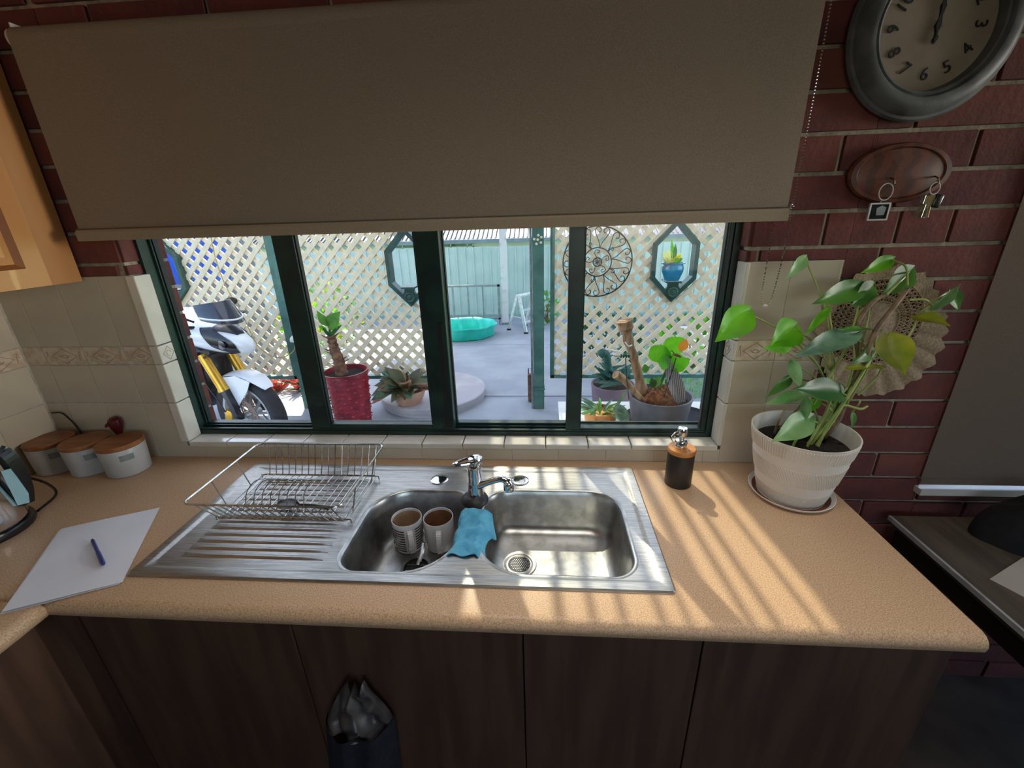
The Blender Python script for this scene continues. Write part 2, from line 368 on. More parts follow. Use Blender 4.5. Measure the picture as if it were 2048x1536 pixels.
def text_mesh(body, size, mat, depth=0.0008):
    c = bpy.data.curves.new('t', 'FONT'); c.body = body; c.size = size; c.align_x = 'CENTER'; c.align_y = 'CENTER'; c.extrude = depth; c.resolution_u = 3
    o = bpy.data.objects.new('t', c); COL.objects.link(o); dg = bpy.context.evaluated_depsgraph_get()
    me = bpy.data.meshes.new_from_object(o.evaluated_get(dg)); bpy.data.objects.remove(o); bpy.data.curves.remove(c)
    me.materials.clear(); me.materials.append(mat); return me
RX90 = Matrix.Rotation(PI/2, 4, 'X')          # local z -> -y

# ================================================================ THE ROOM
XL, XR, YR, ZC = -1.66, 3.2, -3.6, 2.45
W1 = (-1.222, 0.54, 0.953, 2.04); W2 = (1.163, 2.35, 0.815, 2.12); YB = 0.16
wall = thing('wall_back', (0, 0, 0), kind='structure')
m = MB(); y0, y1 = 0.008, YB
m.bx(XL-0.2, W1[0], y0, y1, -0.1, 2.6); m.bx(W1[0], W1[1], y0, y1, -0.1, W1[2]-0.012); m.bx(W1[0], W1[1], y0, y1, W1[3], 2.6)
m.bx(W1[1], W2[0], y0, y1, -0.1, 2.6); m.bx(W2[0], W2[1], y0, y1, -0.1, W2[2]); m.bx(W2[0], W2[1], y0, y1, W2[3], 2.6); m.bx(W2[1], XR+0.2, y0, y1, -0.1, 2.6)
m.build('mortar_bed', K['mortar'], wall, smooth=False)
rb = random.Random(3)
def brick_field(x0, x1, z0, z1):
    for k in range(-7, 24):
        zt = 1.9685-0.086*k; a, b = max(zt-0.081, z0), min(zt-0.005, z1)
        if b-a < 0.012: continue
        ph = 0.711 if k % 2 == 0 else 0.861
        js = [ph+0.30*n for n in range(-10, 8)]
        if k == 4: js = sorted(js+[0.885])
        for p, q in zip(js, js[1:]):
            c, d = max(p+0.005, x0), min(q-0.005, x1)
            if d-c < 0.015: continue
            piece('brick', ((c+d)/2, 0.004+rb.uniform(-0.0008, 0.0008), (a+b)/2), (round(d-c, 3), 0.012, round(b-a, 3)), K['brick'], wall, 0.0015)
brick_field(0.54, 0.778, 1.507, 2.44); brick_field(0.778, 1.1615, 0.0, 2.44); brick_field(1.1615, 2.40, 0.0, 0.80)
brick_field(XL, W1[0]-0.001, 1.507, 2.44); brick_field(W1[0], 0.54, 2.04, 2.44)
for k in range(-2, 6):                                       # brick ends in the window reveal above the tiles
    zt = 1.9685-0.086*k; a = max(zt-0.081, 1.507); b = min(zt-0.005, 2.04)
    if b-a > 0.01:
        for x in (W1[0]+0.002, W1[1]-0.002):
            piece('brick', (x, 0.030, (a+b)/2), (0.012, 0.05, round(b-a, 3)), K['brick'], wall, 0.0015)
for k in range(-2, 13):                                      # outer brick leaf seen past the left of the window frame
    zt = 1.9685-0.086*k; a = max(zt-0.081, 0.9); b = min(zt-0.005, 2.04)
    if b-a > 0.01: piece('brick', (W1[0]+0.001, 0.146, (a+b)/2), (0.008, 0.032, round(b-a, 3)), K['brick'], wall, 0.0015)
ROWS = [(0.902, 1.0995, 'tile'), (1.1025, 1.2315, 'tile'), (1.2345, 1.2915, 'border_tile'), (1.2945, 1.505, 'tile')]
def relief(par, c, w, h, ax='x'):
    """raised diamond and scrolls on a border tile"""
    mb = MB(); X = Vector((1, 0, 0)) if ax == 'x' else Vector((0, 1, 0)); Z = Vector((0, 0, 1)); c = Vector(c)
    q = [c-X*w*0.32, c+Z*h*0.42, c+X*w*0.32, c-Z*h*0.42]
    mb.tube(q, 0.0011, 4, closed=True)
    for sx in (-1, 1):
        mb.tube([c+X*sx*w*(0.04+0.03*t)*1.0*math.cos(t*2.2) + Z*h*(0.05+0.028*t)*math.sin(t*2.2) for t in [i*0.5 for i in range(7)]], 0.0009, 4)
        mb.tube([c+X*sx*w*(0.43-0.03*t)+Z*h*0.3*math.sin(t*2.0) for t in [i*0.5 for i in range(6)]], 0.0009, 4)
    mb.build('relief_pattern', K['relief'], par, smooth=False)
def tiles_x(x0, x1, rows, phase, step=0.137, parent=None):
    for z0, z1, nm in rows:
        n = math.floor((x0-phase)/step); js = [phase+step*i for i in range(n, n+20)]
        for p, q in zip(js, js[1:]):
            a, b = max(p+0.0008, x0), min(q-0.0008, x1)
            if b-a < 0.01: continue
            o = piece(nm, ((a+b)/2, 0.001, (z0+z1)/2), (round(b-a, 3), 0.012, round(z1-z0, 4)), K['border' if nm == 'border_tile' else 'tile'], wall, 0.0012)
            if nm == 'border_tile' and b-a > 0.08: relief(o, ((a+b)/2, -0.0052, (z0+z1)/2), b-a, z1-z0)
tiles_x(XL, -1.202, ROWS, -1.585); tiles_x(0.542, 0.776, ROWS, 0.649, 0.126)
tiles_x(-1.202, 0.542, [(0.902, 0.945, 'tile')], 0.047, 0.1485)
def edge_tile(c, sz): piece('edge_tile', c, sz, K['trimtile'], wall, 0.003)
for z0, z1 in ((0.960, 1.0995), (1.1025, 1.2315), (1.2345, 1.2915), (1.2945, 1.505)):
    for x, s, tk in ((-1.20, 1, 0.030), (W1[1], -1, 0.012)):
        edge_tile((x+s*(0.009-tk/2), 0.0215, (z0+z1)/2), (tk, 0.057, round(z1-z0, 4)))
        if z1-z0 < 0.06:
            mb = MB(); cc = Vector((x+s*0.0094, 0.026, (z0+z1)/2))
            mb.tube([cc+Vector((0, a, b)) for a, b in ((-0.02, 0), (0, 0.022), (0.02, 0), (0, -0.022))], 0.0008, 4, closed=True)
            mb.tube([cc+Vector((0, 0.008*math.cos(t), 0.009*math.sin(t))) for t in [i*0.7 for i in range(8)]], 0.0007, 4)
            mb.build('relief_pattern', K['relief'], wall, smooth=False)
for i in range(13):
    a, b = -1.194+0.1335*i, -1.194+0.1335*(i+1)-0.0025
    edge_tile(((a+min(b, 0.534))/2, 0.0235, 0.9505), (round(min(b, 0.534)-a, 3), 0.061, 0.019))
m = MB(); m.bx(XL, -1.203, -0.0038, 0.0079, 0.899, 1.506); m.bx(0.543, 0.777, -0.0038, 0.0079, 0.899, 1.506); m.bx(-1.203, 0.543, -0.0038, 0.0079, 0.899, 0.944); m.build('grout', K['grout'], wall, smooth=False)
# left wall with its tiles, the other walls, floor, ceiling
wl = thing('wall_left', (XL, 0, 0), kind='structure')
m = MB(); m.bx(XL-0.12, XL-0.006, YR, 0.01, -0.1, 2.6); m.build('plaster_face', K['plaster'], wl, smooth=False)
MB().bx(XL-0.006, XL+0.0048, -0.98, -0.004, 0.901, 1.506).build('grout', K['grout'], wl, smooth=False)
for z0, z1, nm in ROWS:
    for i in range(7):
        yc = -0.012-0.137*i-0.067; o = piece(nm, (XL, yc, (z0+z1)/2), (0.012, 0.1346, round(z1-z0, 4)), K['border' if nm == 'border_tile' else 'tile'], wl, 0.0012)
        if nm == 'border_tile' and i < 2: relief(o, (XL+0.0064, yc, (z0+z1)/2), 0.134, z1-z0, 'y')
o = MB().bx(XR, XR+0.1, YR, -1.5, -0.1, 2.6).bx(XR, XR+0.1, -0.1, 0.01, -0.1, 2.6).bx(XR, XR+0.1, -1.5, -0.1, 2.2, 2.6).bx(XR, XR+0.1, -1.5, -0.1, -0.1, 0.1).build('wall_right', K['plaster'], None, (XR, 0, 0), smooth=False); tag(o, kind='structure')
o = MB().bx(XL-0.1, 0.05, YR-0.1, YR, -0.1, 2.6).bx(1.75, XR+0.1, YR-0.1, YR, -0.1, 2.6).bx(0.05, 1.75, YR-0.1, YR, -0.1, 1.0).bx(0.05, 1.75, YR-0.1, YR, 2.1, 2.6).build('wall_rear', K['plaster'], None, (0, YR, 0), smooth=False); tag(o, kind='structure')
o = MB().bx(XL-0.1, XR+0.1, YR-0.1, 0.01, -0.1, 0.0).build('floor', K['floor'], None, (0, -1.8, 0), smooth=False); tag(o, kind='structure')
o = MB().bx(XL-0.1, XR+0.1, YR-0.1, 0.1, ZC, ZC+0.1).build('ceiling', K['plaster'], None, (0, -1.8, ZC), smooth=False); tag(o, kind='structure')
def simple_window(name, fr, gl):
    t = thing(name, fr[0], kind='structure'); mb = MB()
    for a in fr[1]: mb.bx(*a)
    mb.build('frame', K['greenframe'], t, smooth=False); MB().bx(*gl).build('pane', K['glass'], t, smooth=False); return t
simple_window('door_1', ((XR+0.06, -0.8, 0.1), [(XR+0.03, XR+0.08, -1.5, -1.44, 0.1, 2.2), (XR+0.03, XR+0.08, -0.16, -0.1, 0.1, 2.2), (XR+0.03, XR+0.08, -1.44, -0.16, 2.14, 2.2), (XR+0.03, XR+0.08, -1.44, -0.16, 0.1, 0.18)]), (XR+0.052, XR+0.056, -1.44, -0.16, 0.18, 2.14))  # unseen door, added and placed to suit the right fill lamp
simple_window('window_3', ((0.9, YR-0.06, 1.0), [(0.05, 0.1, YR-0.08, YR-0.03, 1.0, 2.1), (1.7, 1.75, YR-0.08, YR-0.03, 1.0, 2.1), (0.1, 1.7, YR-0.08, YR-0.03, 1.0, 1.05), (0.1, 1.7, YR-0.08, YR-0.03, 2.05, 2.1)]), (0.1, 1.7, YR-0.058, YR-0.054, 1.05, 2.05))
# ---- the kitchen window: four lights, two of them sliding sashes
w = thing('window_1', (-0.33, 0.09, 0.96), kind='structure')
fy0, fy1 = 0.052, 0.128
m = MB(); m.bx(-1.221, -1.204, fy0, fy1, 0.953, 2.039); m.bx(0.515, 0.539, fy0, fy1, 0.953, 2.039)
m.bx(-1.204, 0.515, fy0, fy1, 0.953, 0.974); m.bx(-1.204, 0.515, fy0, fy1, 2.012, 2.039)
for y in (0.056, 0.082, 0.118): m.bx(-1.204, 0.515, y, y+0.006, 0.974, 0.980)
m.build('outer_frame', K['greenframe'], w, smooth=False)
def sash(x0, x1, yc, wl_, wr_, zb=0.030):
    for nm, a in (('sash_stile', (x0, x0+wl_, yc-0.013, yc+0.013, 0.976, 2.012)), ('sash_stile', (x1-wr_, x1, yc-0.013, yc+0.013, 0.976, 2.012)),
                  ('sash_rail', (x0+wl_, x1-wr_, yc-0.013, yc+0.013, 0.976, 0.976+zb)), ('sash_rail', (x0+wl_, x1-wr_, yc-0.013, yc+0.013, 1.985, 2.012))):
        piece(nm, ((a[0]+a[1])/2, (a[2]+a[3])/2, (a[4]+a[5])/2), (round(a[1]-a[0], 3), round(a[3]-a[2], 3), round(a[5]-a[4], 3)), K['greenframe'], w, 0.002)
    MB().bx(x0+wl_-0.002, x1-wr_+0.002, yc-0.002, yc+0.002, 0.976+zb-0.002, 1.987).build('pane', K['glass'], w, smooth=False)
    mb = MB()
    for a, b in ((x0+wl_, x0+wl_+0.004), (x1-wr_-0.004, x1-wr_)): mb.bx(a, b, yc-0.008, yc+0.008, 0.976+zb, 1.985)
    mb.build('rubber_seal', K['blackframe'], w, smooth=False)
sash(-1.204, -0.755, 0.104, 0.008, 0.030, 0.008)
sash(-0.790, -0.297, 0.071, 0.066, 0.072, 0.020)
sash(-0.340, 0.112, 0.104, 0.043, 0.032, 0.012)
sash(0.072, 0.515, 0.071, 0.044, 0.014, 0.010)
m = MB(); m.bx(-0.322, -0.308, 0.050, 0.058, 1.02, 1.34); m.bx(-0.325, -0.305, 0.052, 0.058, 0.99, 1.02); m.build('sash_handle', K['blackframe'], w, smooth=False)
# ---- roller blind over it
t = thing('roller_blind', (-0.335, -0.05, 1.605), 'beige fabric roller blind half lowered over the kitchen window', 'blind')
bx0, bx1 = -1.262, 0.587
m = MB(); m.grid(lambda u, v: (bx0+(bx1-bx0)*u, -0.050-0.0016*math.sin(u*9+v*2)*(v > 0.02), 1.632+(2.062-1.632)*v), 40, 12, 0.0012); m.build('fabric', K['blind'], t)
m = MB(); m.prism([(bx0, -0.0625, 1.606), (bx0, -0.0635, 1.628), (bx0, -0.059, 1.634), (bx0, -0.046, 1.634), (bx0, -0.044, 1.626), (bx0, -0.046, 1.606)], (bx1-bx0, 0, 0)); m.build('bottom_rail', K['blindbar'], t, ang=25)
m = MB(); m.bx(bx0, bx1, -0.058, -0.045, 1.634, 1.638); m.build('hem_shadow', pm('hem_shadow_tone', S(96,84,70), S(86,76,62), 200, 0.9), t, smooth=False)  # dark strip painted in for the shadow above the bottom rail
m = MB(); m.lathe([(0.0, bx0), (0.024, bx0), (0.024, bx1), (0.0, bx1)], (0, -0.028, 2.066), 20, Matrix.Rotation(PI/2, 4, 'Y')); m.build('roller_tube', K['blind'], t)
for x in (bx0-0.006, bx1+0.002):
    m = MB(); m.lathe([(0.0, 0), (0.022, 0), (0.022, 0.006), (0.017, 0.009), (0, 0.009)], (x-0.002, -0.028, 2.066), 20, Matrix.Rotation(PI/2, 4, 'Y')); m.bx(x, x+0.003, -0.032, 0.0, 2.03, 2.10); m.build('end_bracket', K['whiteplas'], t)
m = MB(); cpts = arc_pts([(0.5905, -0.064, 2.06), (0.5905, -0.066, 1.80), (0.590, -0.066, 1.55), (0.583, -0.064, 1.43), (0.577, -0.060, 1.404), (0.570, -0.054, 1.402), (0.565, -0.045, 1.425), (0.577, -0.020, 1.60), (0.590, -0.006, 2.05)], 40)
L = 0.0
for a, b in zip(cpts, cpts[1:]):
    L += (b-a).length
    if L >= 0.0062: m.sph(b, 0.0022, 5, 4); L -= 0.0062
o = m.build('bead_chain', K['chrome'], t); o['kind'] = 'stuff'
m = MB(); m.sph((0.588, -0.066, 1.638), (0.005, 0.005, 0.007), 10, 8); m.build('chain_stop', K['chrome'], t)
m = MB(); m.sph((0.573, -0.057, 1.401), (0.006, 0.004, 0.004), 10, 8); m.build('chain_joiner', K['whiteplas'], t)
# ---- second window at the right, blind drawn down on the brick face
w2 = simple_window('window_2', ((1.75, 0.10, 0.83), [(W2[0], W2[0]+0.04, 0.07, 0.12, 0.83, 2.12), (W2[1]-0.04, W2[1], 0.07, 0.12, 0.83, 2.12), (W2[0]+0.04, W2[1]-0.04, 0.07, 0.12, 0.83, 0.87), (W2[0]+0.04, W2[1]-0.04, 0.07, 0.12, 2.08, 2.12)]), (W2[0]+0.04, W2[1]-0.04, 0.094, 0.098, 0.87, 2.08))
MB().bx(W2[0]-0.02, W2[1]+0.02, -0.028, 0.07, 0.806, 0.826).build('sill', K['trimtile'], w2, smooth=False)
t = thing('roller_blind', (1.75, -0.014, 0.84), 'brown roller blind drawn down over the right hand window beside the brick wall', 'blind')
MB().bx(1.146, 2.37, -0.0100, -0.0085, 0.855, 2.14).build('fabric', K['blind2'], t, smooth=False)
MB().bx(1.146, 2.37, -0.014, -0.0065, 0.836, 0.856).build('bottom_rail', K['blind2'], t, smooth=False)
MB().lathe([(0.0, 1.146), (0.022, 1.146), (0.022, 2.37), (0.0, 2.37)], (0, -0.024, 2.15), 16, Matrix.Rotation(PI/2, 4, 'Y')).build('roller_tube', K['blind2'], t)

# ================================================================ JOINERY
prof = [(-0.50, 0.862), (-0.594, 0.862), (-0.600, 0.868), (-0.602, 0.880), (-0.599, 0.890), (-0.592, 0.897), (-0.582, 0.900), (-0.50, 0.900)]
m = MB()
m.prism([(-1.66, y, z) for y, z in prof], (2.46, 0, 0))
m.bx(-1.655, 0.80, -0.065, -0.004, 0.862, 0.90); m.bx(-1.655, -0.925, -0.50, -0.065, 0.862, 0.90); m.bx(0.255, 0.80, -0.50, -0.065, 0.862, 0.90)
m.prism([(x, -0.60, z) for x, z in ((-1.655, 0.862), (-1.062, 0.862), (-1.055, 0.868), (-1.053, 0.880), (-1.056, 0.890), (-1.063, 0.897), (-1.073, 0.900), (-1.655, 0.900))], (0, -1.7, 0))
o = m.build('worktop', K['counter'], None, (-0.33, -0.3, 0.862), ang=50)
tag(o, 'speckled beige laminate worktop in an L around the sink', 'worktop')
def base_unit(x0, x1, label, doors):
    t = thing('base_cabinet', ((x0+x1)/2, -0.3, 0), label, 'cabinet', 'base cabinets under the worktop')
    mb = MB(); mb.bx(x0+0.001, x1-0.001, -0.542, -0.02, 0.10, 0.72); mb.bx(x0+0.001, x1-0.001, -0.542, -0.525, 0.72, 0.86)
    mb.build('carcass', K['cabdark'], t, smooth=False)
    MB().bx(x0, x1, -0.50, -0.485, 0.0, 0.10).build('kick_board', K['cabred'], t, smooth=False)
    for a, b, c, d in doors: piece('door' if d-c > 0.3 else 'drawer_front', ((a+b)/2, -0.552, (c+d)/2), (round(b-a-0.003, 3), 0.018, round(d-c-0.003, 3)), K['cabdark'], t, 0.002)
base_unit(-1.05, -0.55, 'brown base cabinet under the drainer side of the sink', [(-1.05, -0.55, 0.10, 0.855)])
base_unit(-0.55, -0.045, 'brown base cabinet under the sink bowls with a bag on its door', [(-0.55, -0.045, 0.10, 0.855)])
base_unit(-0.045, 0.322, 'narrow brown base cabinet right of the sink bowls', [(-0.045, 0.322, 0.10, 0.855)])
base_unit(0.322, 0.795, 'brown base cabinet at the free right end of the worktop', [(0.322, 0.795, 0.10, 0.855)])
t = thing('base_cabinet', (-1.38, -1.3, 0), 'dark base cabinet under the left return of the worktop', 'cabinet', 'base cabinets under the worktop')
MB().bx(-1.655, -1.10, -2.3, -0.56, 0.10, 0.861).build('carcass', K['cabdark'], t, smooth=False)
MB().bx(-1.655, -1.14, -2.3, -0.56, 0.0, 0.10).build('kick_board', K['cabred'], t, smooth=False)
MB().bx(-1.10, -1.053, -0.562, -0.545, 0.10, 0.861).build('corner_filler', K['cabdark'], t, smooth=False)
for i in range(3): piece('door', (-1.091, -0.86-0.5*i, 0.48), (0.018, 0.495, 0.75), K['cabdark'], t, 0.002)
# upper cabinet
t = thing('wall_cabinet', (-1.49, -0.5, 1.495), 'honey timber wall cabinet with raised panel door at upper left', 'cabinet')
MB().bx(-1.652, -1.352, -1.1, -0.107, 1.495, 2.25).bx(-1.652, -1.362, -0.107, -0.012, 1.495, 2.25).build('carcass', K['pine'], t, smooth=False)
MB().bx(-1.362, -1.350, -0.106, -0.012, 1.495, 2.25).build('filler_strip', K['pineshade'], t, smooth=False)
d = MB(); dy0, dy1 = -0.58, -0.108
d.bx(-1.351, -1.334, dy1-0.046, dy1, 1.497, 2.25); d.bx(-1.351, -1.334, dy0, dy0+0.046, 1.497, 2.25); d.bx(-1.351, -1.334, dy0+0.046, dy1-0.046, 1.497, 1.545); d.bx(-1.351, -1.334, dy0+0.046, dy1-0.046, 2.204, 2.25)
d = d.build('door', K['pine'], t, smooth=False)
def ring(y0, y1, z0, z1, i, x0, x1):
    return [(x0, y0, z0), (x0, y1, z0), (x0, y1, z1), (x0, y0, z1), (x1, y0+i, z0+i), (x1, y1-i, z0+i), (x1, y1-i, z1-i), (x1, y0+i, z1-i)]
m = MB(); m.add(ring(dy0+0.046, dy1-0.046, 1.545, 2.204, 0.012, -1.334, -1.346), [(0,1,5,4), (1,2,6,5), (2,3,7,6), (3,0,4,7)]); m.build('moulding', K['pinedk'], d, smooth=False)
m = MB(); m.add(ring(dy0+0.058, dy1-0.058, 1.557, 2.192, 0.03, -1.346, -1.336), [(0,1,5,4), (1,2,6,5), (2,3,7,6), (3,0,4,7), (4,5,6,7)]); m.build('raised_panel', K['pine'], d, smooth=False)
d = MB().bx(-1.351, -1.334, -1.1, -0.583, 1.497, 2.25).build('door', K['pine'], t, smooth=False)

# ================================================================ SINK
t = thing('sink', (-0.335, -0.285, 0.9), 'stainless steel double bowl sink with ribbed drainer set in the worktop', 'sink')
def rp(x0, x1, y0_, y1_, rr, ins, z):
    return [Vector((x, y, z)) for x, y in rpoly(x0+ins, x1-ins, y0_+ins, y1_-ins, [max(r-ins*0.75, 0.004) for r in rr], 9)]
OUT = (-0.944, 0.272, -0.523, -0.047); ORR = [0.012]*4
rings = [rp(*OUT, ORR, i, z) for i, z in ((0, 0.9002), (0.0005, 0.903), (0.004, 0.906), (0.022, 0.9062), (0.026, 0.9052))]
rings += [rp(*OUT, [0.05]*4, i, z) for i, z in ((0.031, 0.9022), (0.036, 0.9012))]
m = MB(); nn = len(rings[0])
for r in rings: m.v += r
for i in range(len(rings)-1):
    for j in range(nn): m.f.append((i*nn+j, i*nn+(j+1) % nn, (i+1)*nn+(j+1) % nn, (i+1)*nn+j))
BL = ((-0.478, -0.209, -0.487, -0.176), (0.11, 0.06, 0.13, 0.055)); BR = ((-0.164, 0.206, -0.482, -0.168), (0.075, 0.085, 0.06, 0.13))
def bowl_loops(B):
    return [rp(*B[0], B[1], i, z) for i, z in ((-0.007, 0.9012), (-0.003, 0.9022), (0.0, 0.9018), (0.003, 0.897), (0.006, 0.885), (0.012, 0.845), (0.018, 0.805), (0.023, 0.793), (0.032, 0.783), (0.046, 0.777), (0.066, 0.775), (0.09, 0.7745))]
bm = bmesh.new()
def addloop(P):
    vs = [bm.verts.new(p) for p in P]; return [bm.edges.new((vs[i], vs[(i+1) % len(vs)])) for i in range(len(vs))]
E_ = addloop(rings[-1])
for B in (BL, BR): E_ += addloop(bowl_loops(B)[0])
bmesh.ops.triangle_fill(bm, use_beauty=True, use_dissolve=False, edges=E_, normal=(0, 0, 1))
bm.verts.index_update(); m.add([v.co.copy() for v in bm.verts], [[v.index for v in f.verts] for f in bm.faces]); bm.free()
bmm = bmesh.new()
dm = m.mesh('deck', K['steel']); bmm.from_mesh(dm); bmesh.ops.remove_doubles(bmm, verts=bmm.verts[:], dist=0.0002); bmesh.ops.recalc_face_normals(bmm, faces=bmm.faces[:])
bmm.to_mesh(dm); bmm.free(); finish(dm, True, 30)
for v in dm.vertices: v.co -= t.location
o = bpy.data.objects.new('deck', dm); COL.objects.link(o); o.parent = t
for B in (BL, BR):
    m = MB(); R_ = bowl_loops(B); k = len(R_[0])
    for r in R_: m.v += r
    for i in range(len(R_)-1):
        for j in range(k): m.f.append((i*k+j, i*k+(j+1) % k, (i+1)*k+(j+1) % k, (i+1)*k+j))
    m.f.append(tuple((len(R_)-1)*k+j for j in range(k)))
    o = m.build('bowl', K['steelbowl'], t, ang=60)
rib = MB(); rib.grid(lambda u, v: (-0.175+0.35*u, -0.0075+0.015*v, 0.0030*math.sin(PI*v)*min(1, 8*u, 8*(1-u))), 24, 6); rme = rib.mesh('rib', K['steel'], ang=80, recalc=False)
for i in range(14):
    o = bpy.data.objects.new('rib', rme); COL.objects.link(o); o.parent = t; o.location = Vector((-0.688-0.004*i*0+0.0, -0.452+0.0245*i, 0.9012))-t.location
for (x, y) in ((-0.314, -0.122), (-0.071, -0.121)):
    m = MB(); m.lathe([(0.0265, 0.9012), (0.0265, 0.903), (0.024, 0.9042), (0.018, 0.9048), (0, 0.905)], (x, y, 0), 32, cap=False); m.build('tap_hole_cap', K['chrome'], t)
dx, dy = -0.065, -0.322
m = MB(); m.lathe([(0.045, 0.7752), (0.044, 0.7772), (0.040, 0.7775), (0.036, 0.7762), (0.032, 0.7775), (0.029, 0.7772), (0.027, 0.7756)], (dx, dy, 0), 36, cap=False); dr = m.build('drain', K['steel'], t)
m = MB(); m.lathe([(0.0275, 0.7756), (0.0, 0.7757)], (dx, dy, 0), 28, cap=False); m.build('strainer_plate', K['bikegrey'], dr)
m = MB()
for i in range(-4, 5):
    for j in range(-4, 5):
        if i*i+j*j <= 18: m.sph((dx+i*0.0056+(j % 2)*0.0028, dy+j*0.0054, 0.7762), (0.0019, 0.0019, 0.001), 6, 4)
m.build('strainer_studs', K['steel'], dr)
dx, dy = -0.335, -0.352
m = MB(); m.lathe([(0.047, 0.7752), (0.046, 0.777), (0.040, 0.7772), (0.036, 0.776), (0.033, 0.776)], (dx, dy, 0), 36, cap=False); dr = m.build('drain', K['steelbowl'], t)
m = MB(); m.lathe([(0.033, 0.7757), (0.033, 0.785), (0.030, 0.786), (0.028, 0.780), (0.0, 0.780)], (dx, dy, 0), 28, cap=False); bk_ = m.build('strainer_basket', K['rubber'], dr)
m = MB()
for a in (-0.010, 0.010):
    m.bar((dx-0.026, dy+a, 0.782), (dx+0.026, dy+a, 0.782), 0.0025, 0.002); m.bar((dx+a, dy-0.026, 0.782), (dx+a, dy+0.026, 0.782), 0.0025, 0.002)
m.build('strainer_grid', K['steel'], dr)
m = MB(); m.tube([(dx+0.004, dy+0.010, 0.784), (dx+0.010, dy+0.030, 0.805), (dx+0.014, dy+0.042, 0.830)], 0.006, 8); m.build('strainer_lift_bar', K['chrome'], dr)
# ---- mixer tap
t = thing('mixer_tap', (-0.191, -0.224, 0.902), 'chrome single lever mixer tap on a black ring between the bowls', 'tap')
m = MB(); m.lathe([(0.037, 0.902), (0.038, 0.906), (0.035, 0.913), (0.026, 0.919), (0.022, 0.921), (0.0, 0.921)], (-0.191, -0.222, 0), 32); m.build('base_ring', K['rubber'], t)
m = MB(); m.lathe([(0.0215, 0.921), (0.0205, 0.945), (0.020, 0.955), (0.0205, 0.957), (0.0195, 0.965), (0.0195, 0.998), (0.0205, 1.003), (0.0205, 1.010), (0.0185, 1.018), (0.012, 1.022), (0, 1.023)], (-0.188, -0.216, 0), 32); m.build('tap_body', K['chrome'], t)
m = MB(); sp = arc_pts([(-0.186, -0.224, 0.948), (-0.160, -0.228, 0.962), (-0.132, -0.233, 0.976), (-0.112, -0.236, 0.982), (-0.098, -0.238, 0.976), (-0.094, -0.239, 0.962)], 6)
m.tube(sp, [0.0105-0.002*min(1, i/12) + (0.005 if i > 22 else 0.0018*max(0, (i-14)/8)) for i in range(len(sp))], 12); sp_ = m.build('spout', K['chrome'], t)
m = MB(); m.lathe([(0.0135, -0.006), (0.0145, 0.0), (0.0145, 0.016), (0.012, 0.022), (0, 0.023)], (-0.094, -0.239, 0.955), 20); m.build('aerator', K['chrome'], sp_)
m = MB(); lv = []
for i in range(28):
    a = 2*PI*i/28; u = math.cos(a); v_ = math.sin(a); lx = 0.037*u; w_ = (0.0165-0.006*(1-u)/2)*v_
    lv.append(Vector((-0.2035, -0.228, 1.031)) + Vector((0.90, 0.42, 0.05)).normalized()*lx + Vector((-0.42, 0.90, 0)).normalized()*w_)
m.tube(lv, 0.0042, 8, closed=True); m.lathe([(0.0195, 1.018), (0.0205, 1.024), (0.019, 1.033), (0.012, 1.037), (0, 1.038)], (-0.184, -0.214, 0), 28); m.build('lever', K['chrome'], t)

# ================================================================ ON AND AROUND THE WORKTOP
# ---- dish rack
t = thing('dish_rack', (-0.68, -0.235, 0.905), 'chromed wire dish rack standing on the sink drainer', 'dish rack')
RX0, RX1, RY0, RY1, RZ = -0.886, -0.484, -0.392, -0.086, 1.000
BX0, BX1, BY0, BY1, BZ = -0.862, -0.505, -0.335, -0.125, 0.918
def rrect(x0, x1, y0, y1, z, r): return [(x, y, z) for x, y in rpoly(x0, x1, y0, y1, [r]*4, 5)]
m = MB(); m.tube(rrect(RX0, RX1, RY0, RY1, RZ, 0.022), 0.0026, 8, closed=True); m.build('top_rim', K['wire'], t)
m = MB(); m.tube(rrect(BX0, BX1, BY0, BY1, BZ-0.003, 0.012), 0.0018, 6, closed=True); m.build('base_frame', K['wire'], t)
for i in range(17):
    x = -0.853+0.0215*i; xb = -0.845+0.0207*i
    m = MB(); m.tube(arc_pts([(x, RY0, RZ), (xb, BY0-0.004, BZ+0.003), (xb, BY0+0.02, BZ), (xb, BY1-0.02, BZ), (xb, BY1+0.004, BZ+0.003), (x, RY1, RZ)], 4), 0.0016, 5); m.build('wire', K['wire'], t)
for x, xb, ss in ((RX0, BX0, (-0.29, -0.19)), (RX1, BX1, (-0.30, -0.17))):
    for y in ss:
        m = MB(); m.tube([(x, y, RZ), (xb, y, BZ)], 0.0017, 5); m.build('wire', K['wire'], t)
for i in range(8):
    x = -0.812+0.0235*i
    m = MB(); m.tube(arc_pts([(x, -0.300, 0.917), (x+0.004, -0.290, 0.930), (x-0.004, -0.265, 0.948), (x+0.002, -0.235, 0.962), (x+0.02, -0.215, 0.958), (x+0.026, -0.205, 0.940)], 5), 0.0014, 5); m.build('plate_wire', K['wire'], t)
m = MB(); m.tube([(-0.82, -0.300, 0.916), (-0.64, -0.300, 0.916)], 0.0015, 5); m.tube([(-0.80, -0.205, 0.940), (-0.61, -0.205, 0.940)], 0.0015, 5); m.build('plate_rail', K['wire'], t)
for y in (BY0+0.004, BY1-0.006):
    m = MB(); m.tube([(-0.866, y, 0.906), (-0.866, y, 0.916), (-0.858, y, 0.9165), (-0.508, y, 0.9165), (-0.498, y, 0.916), (-0.497, y, 0.905)], 0.0019, 6); m.build('foot_rail', K['wire'], t)
t = thing('ladle', (-0.66, -0.288, 0.921), 'small black handled spoon lying in the dish rack', 'spoon')
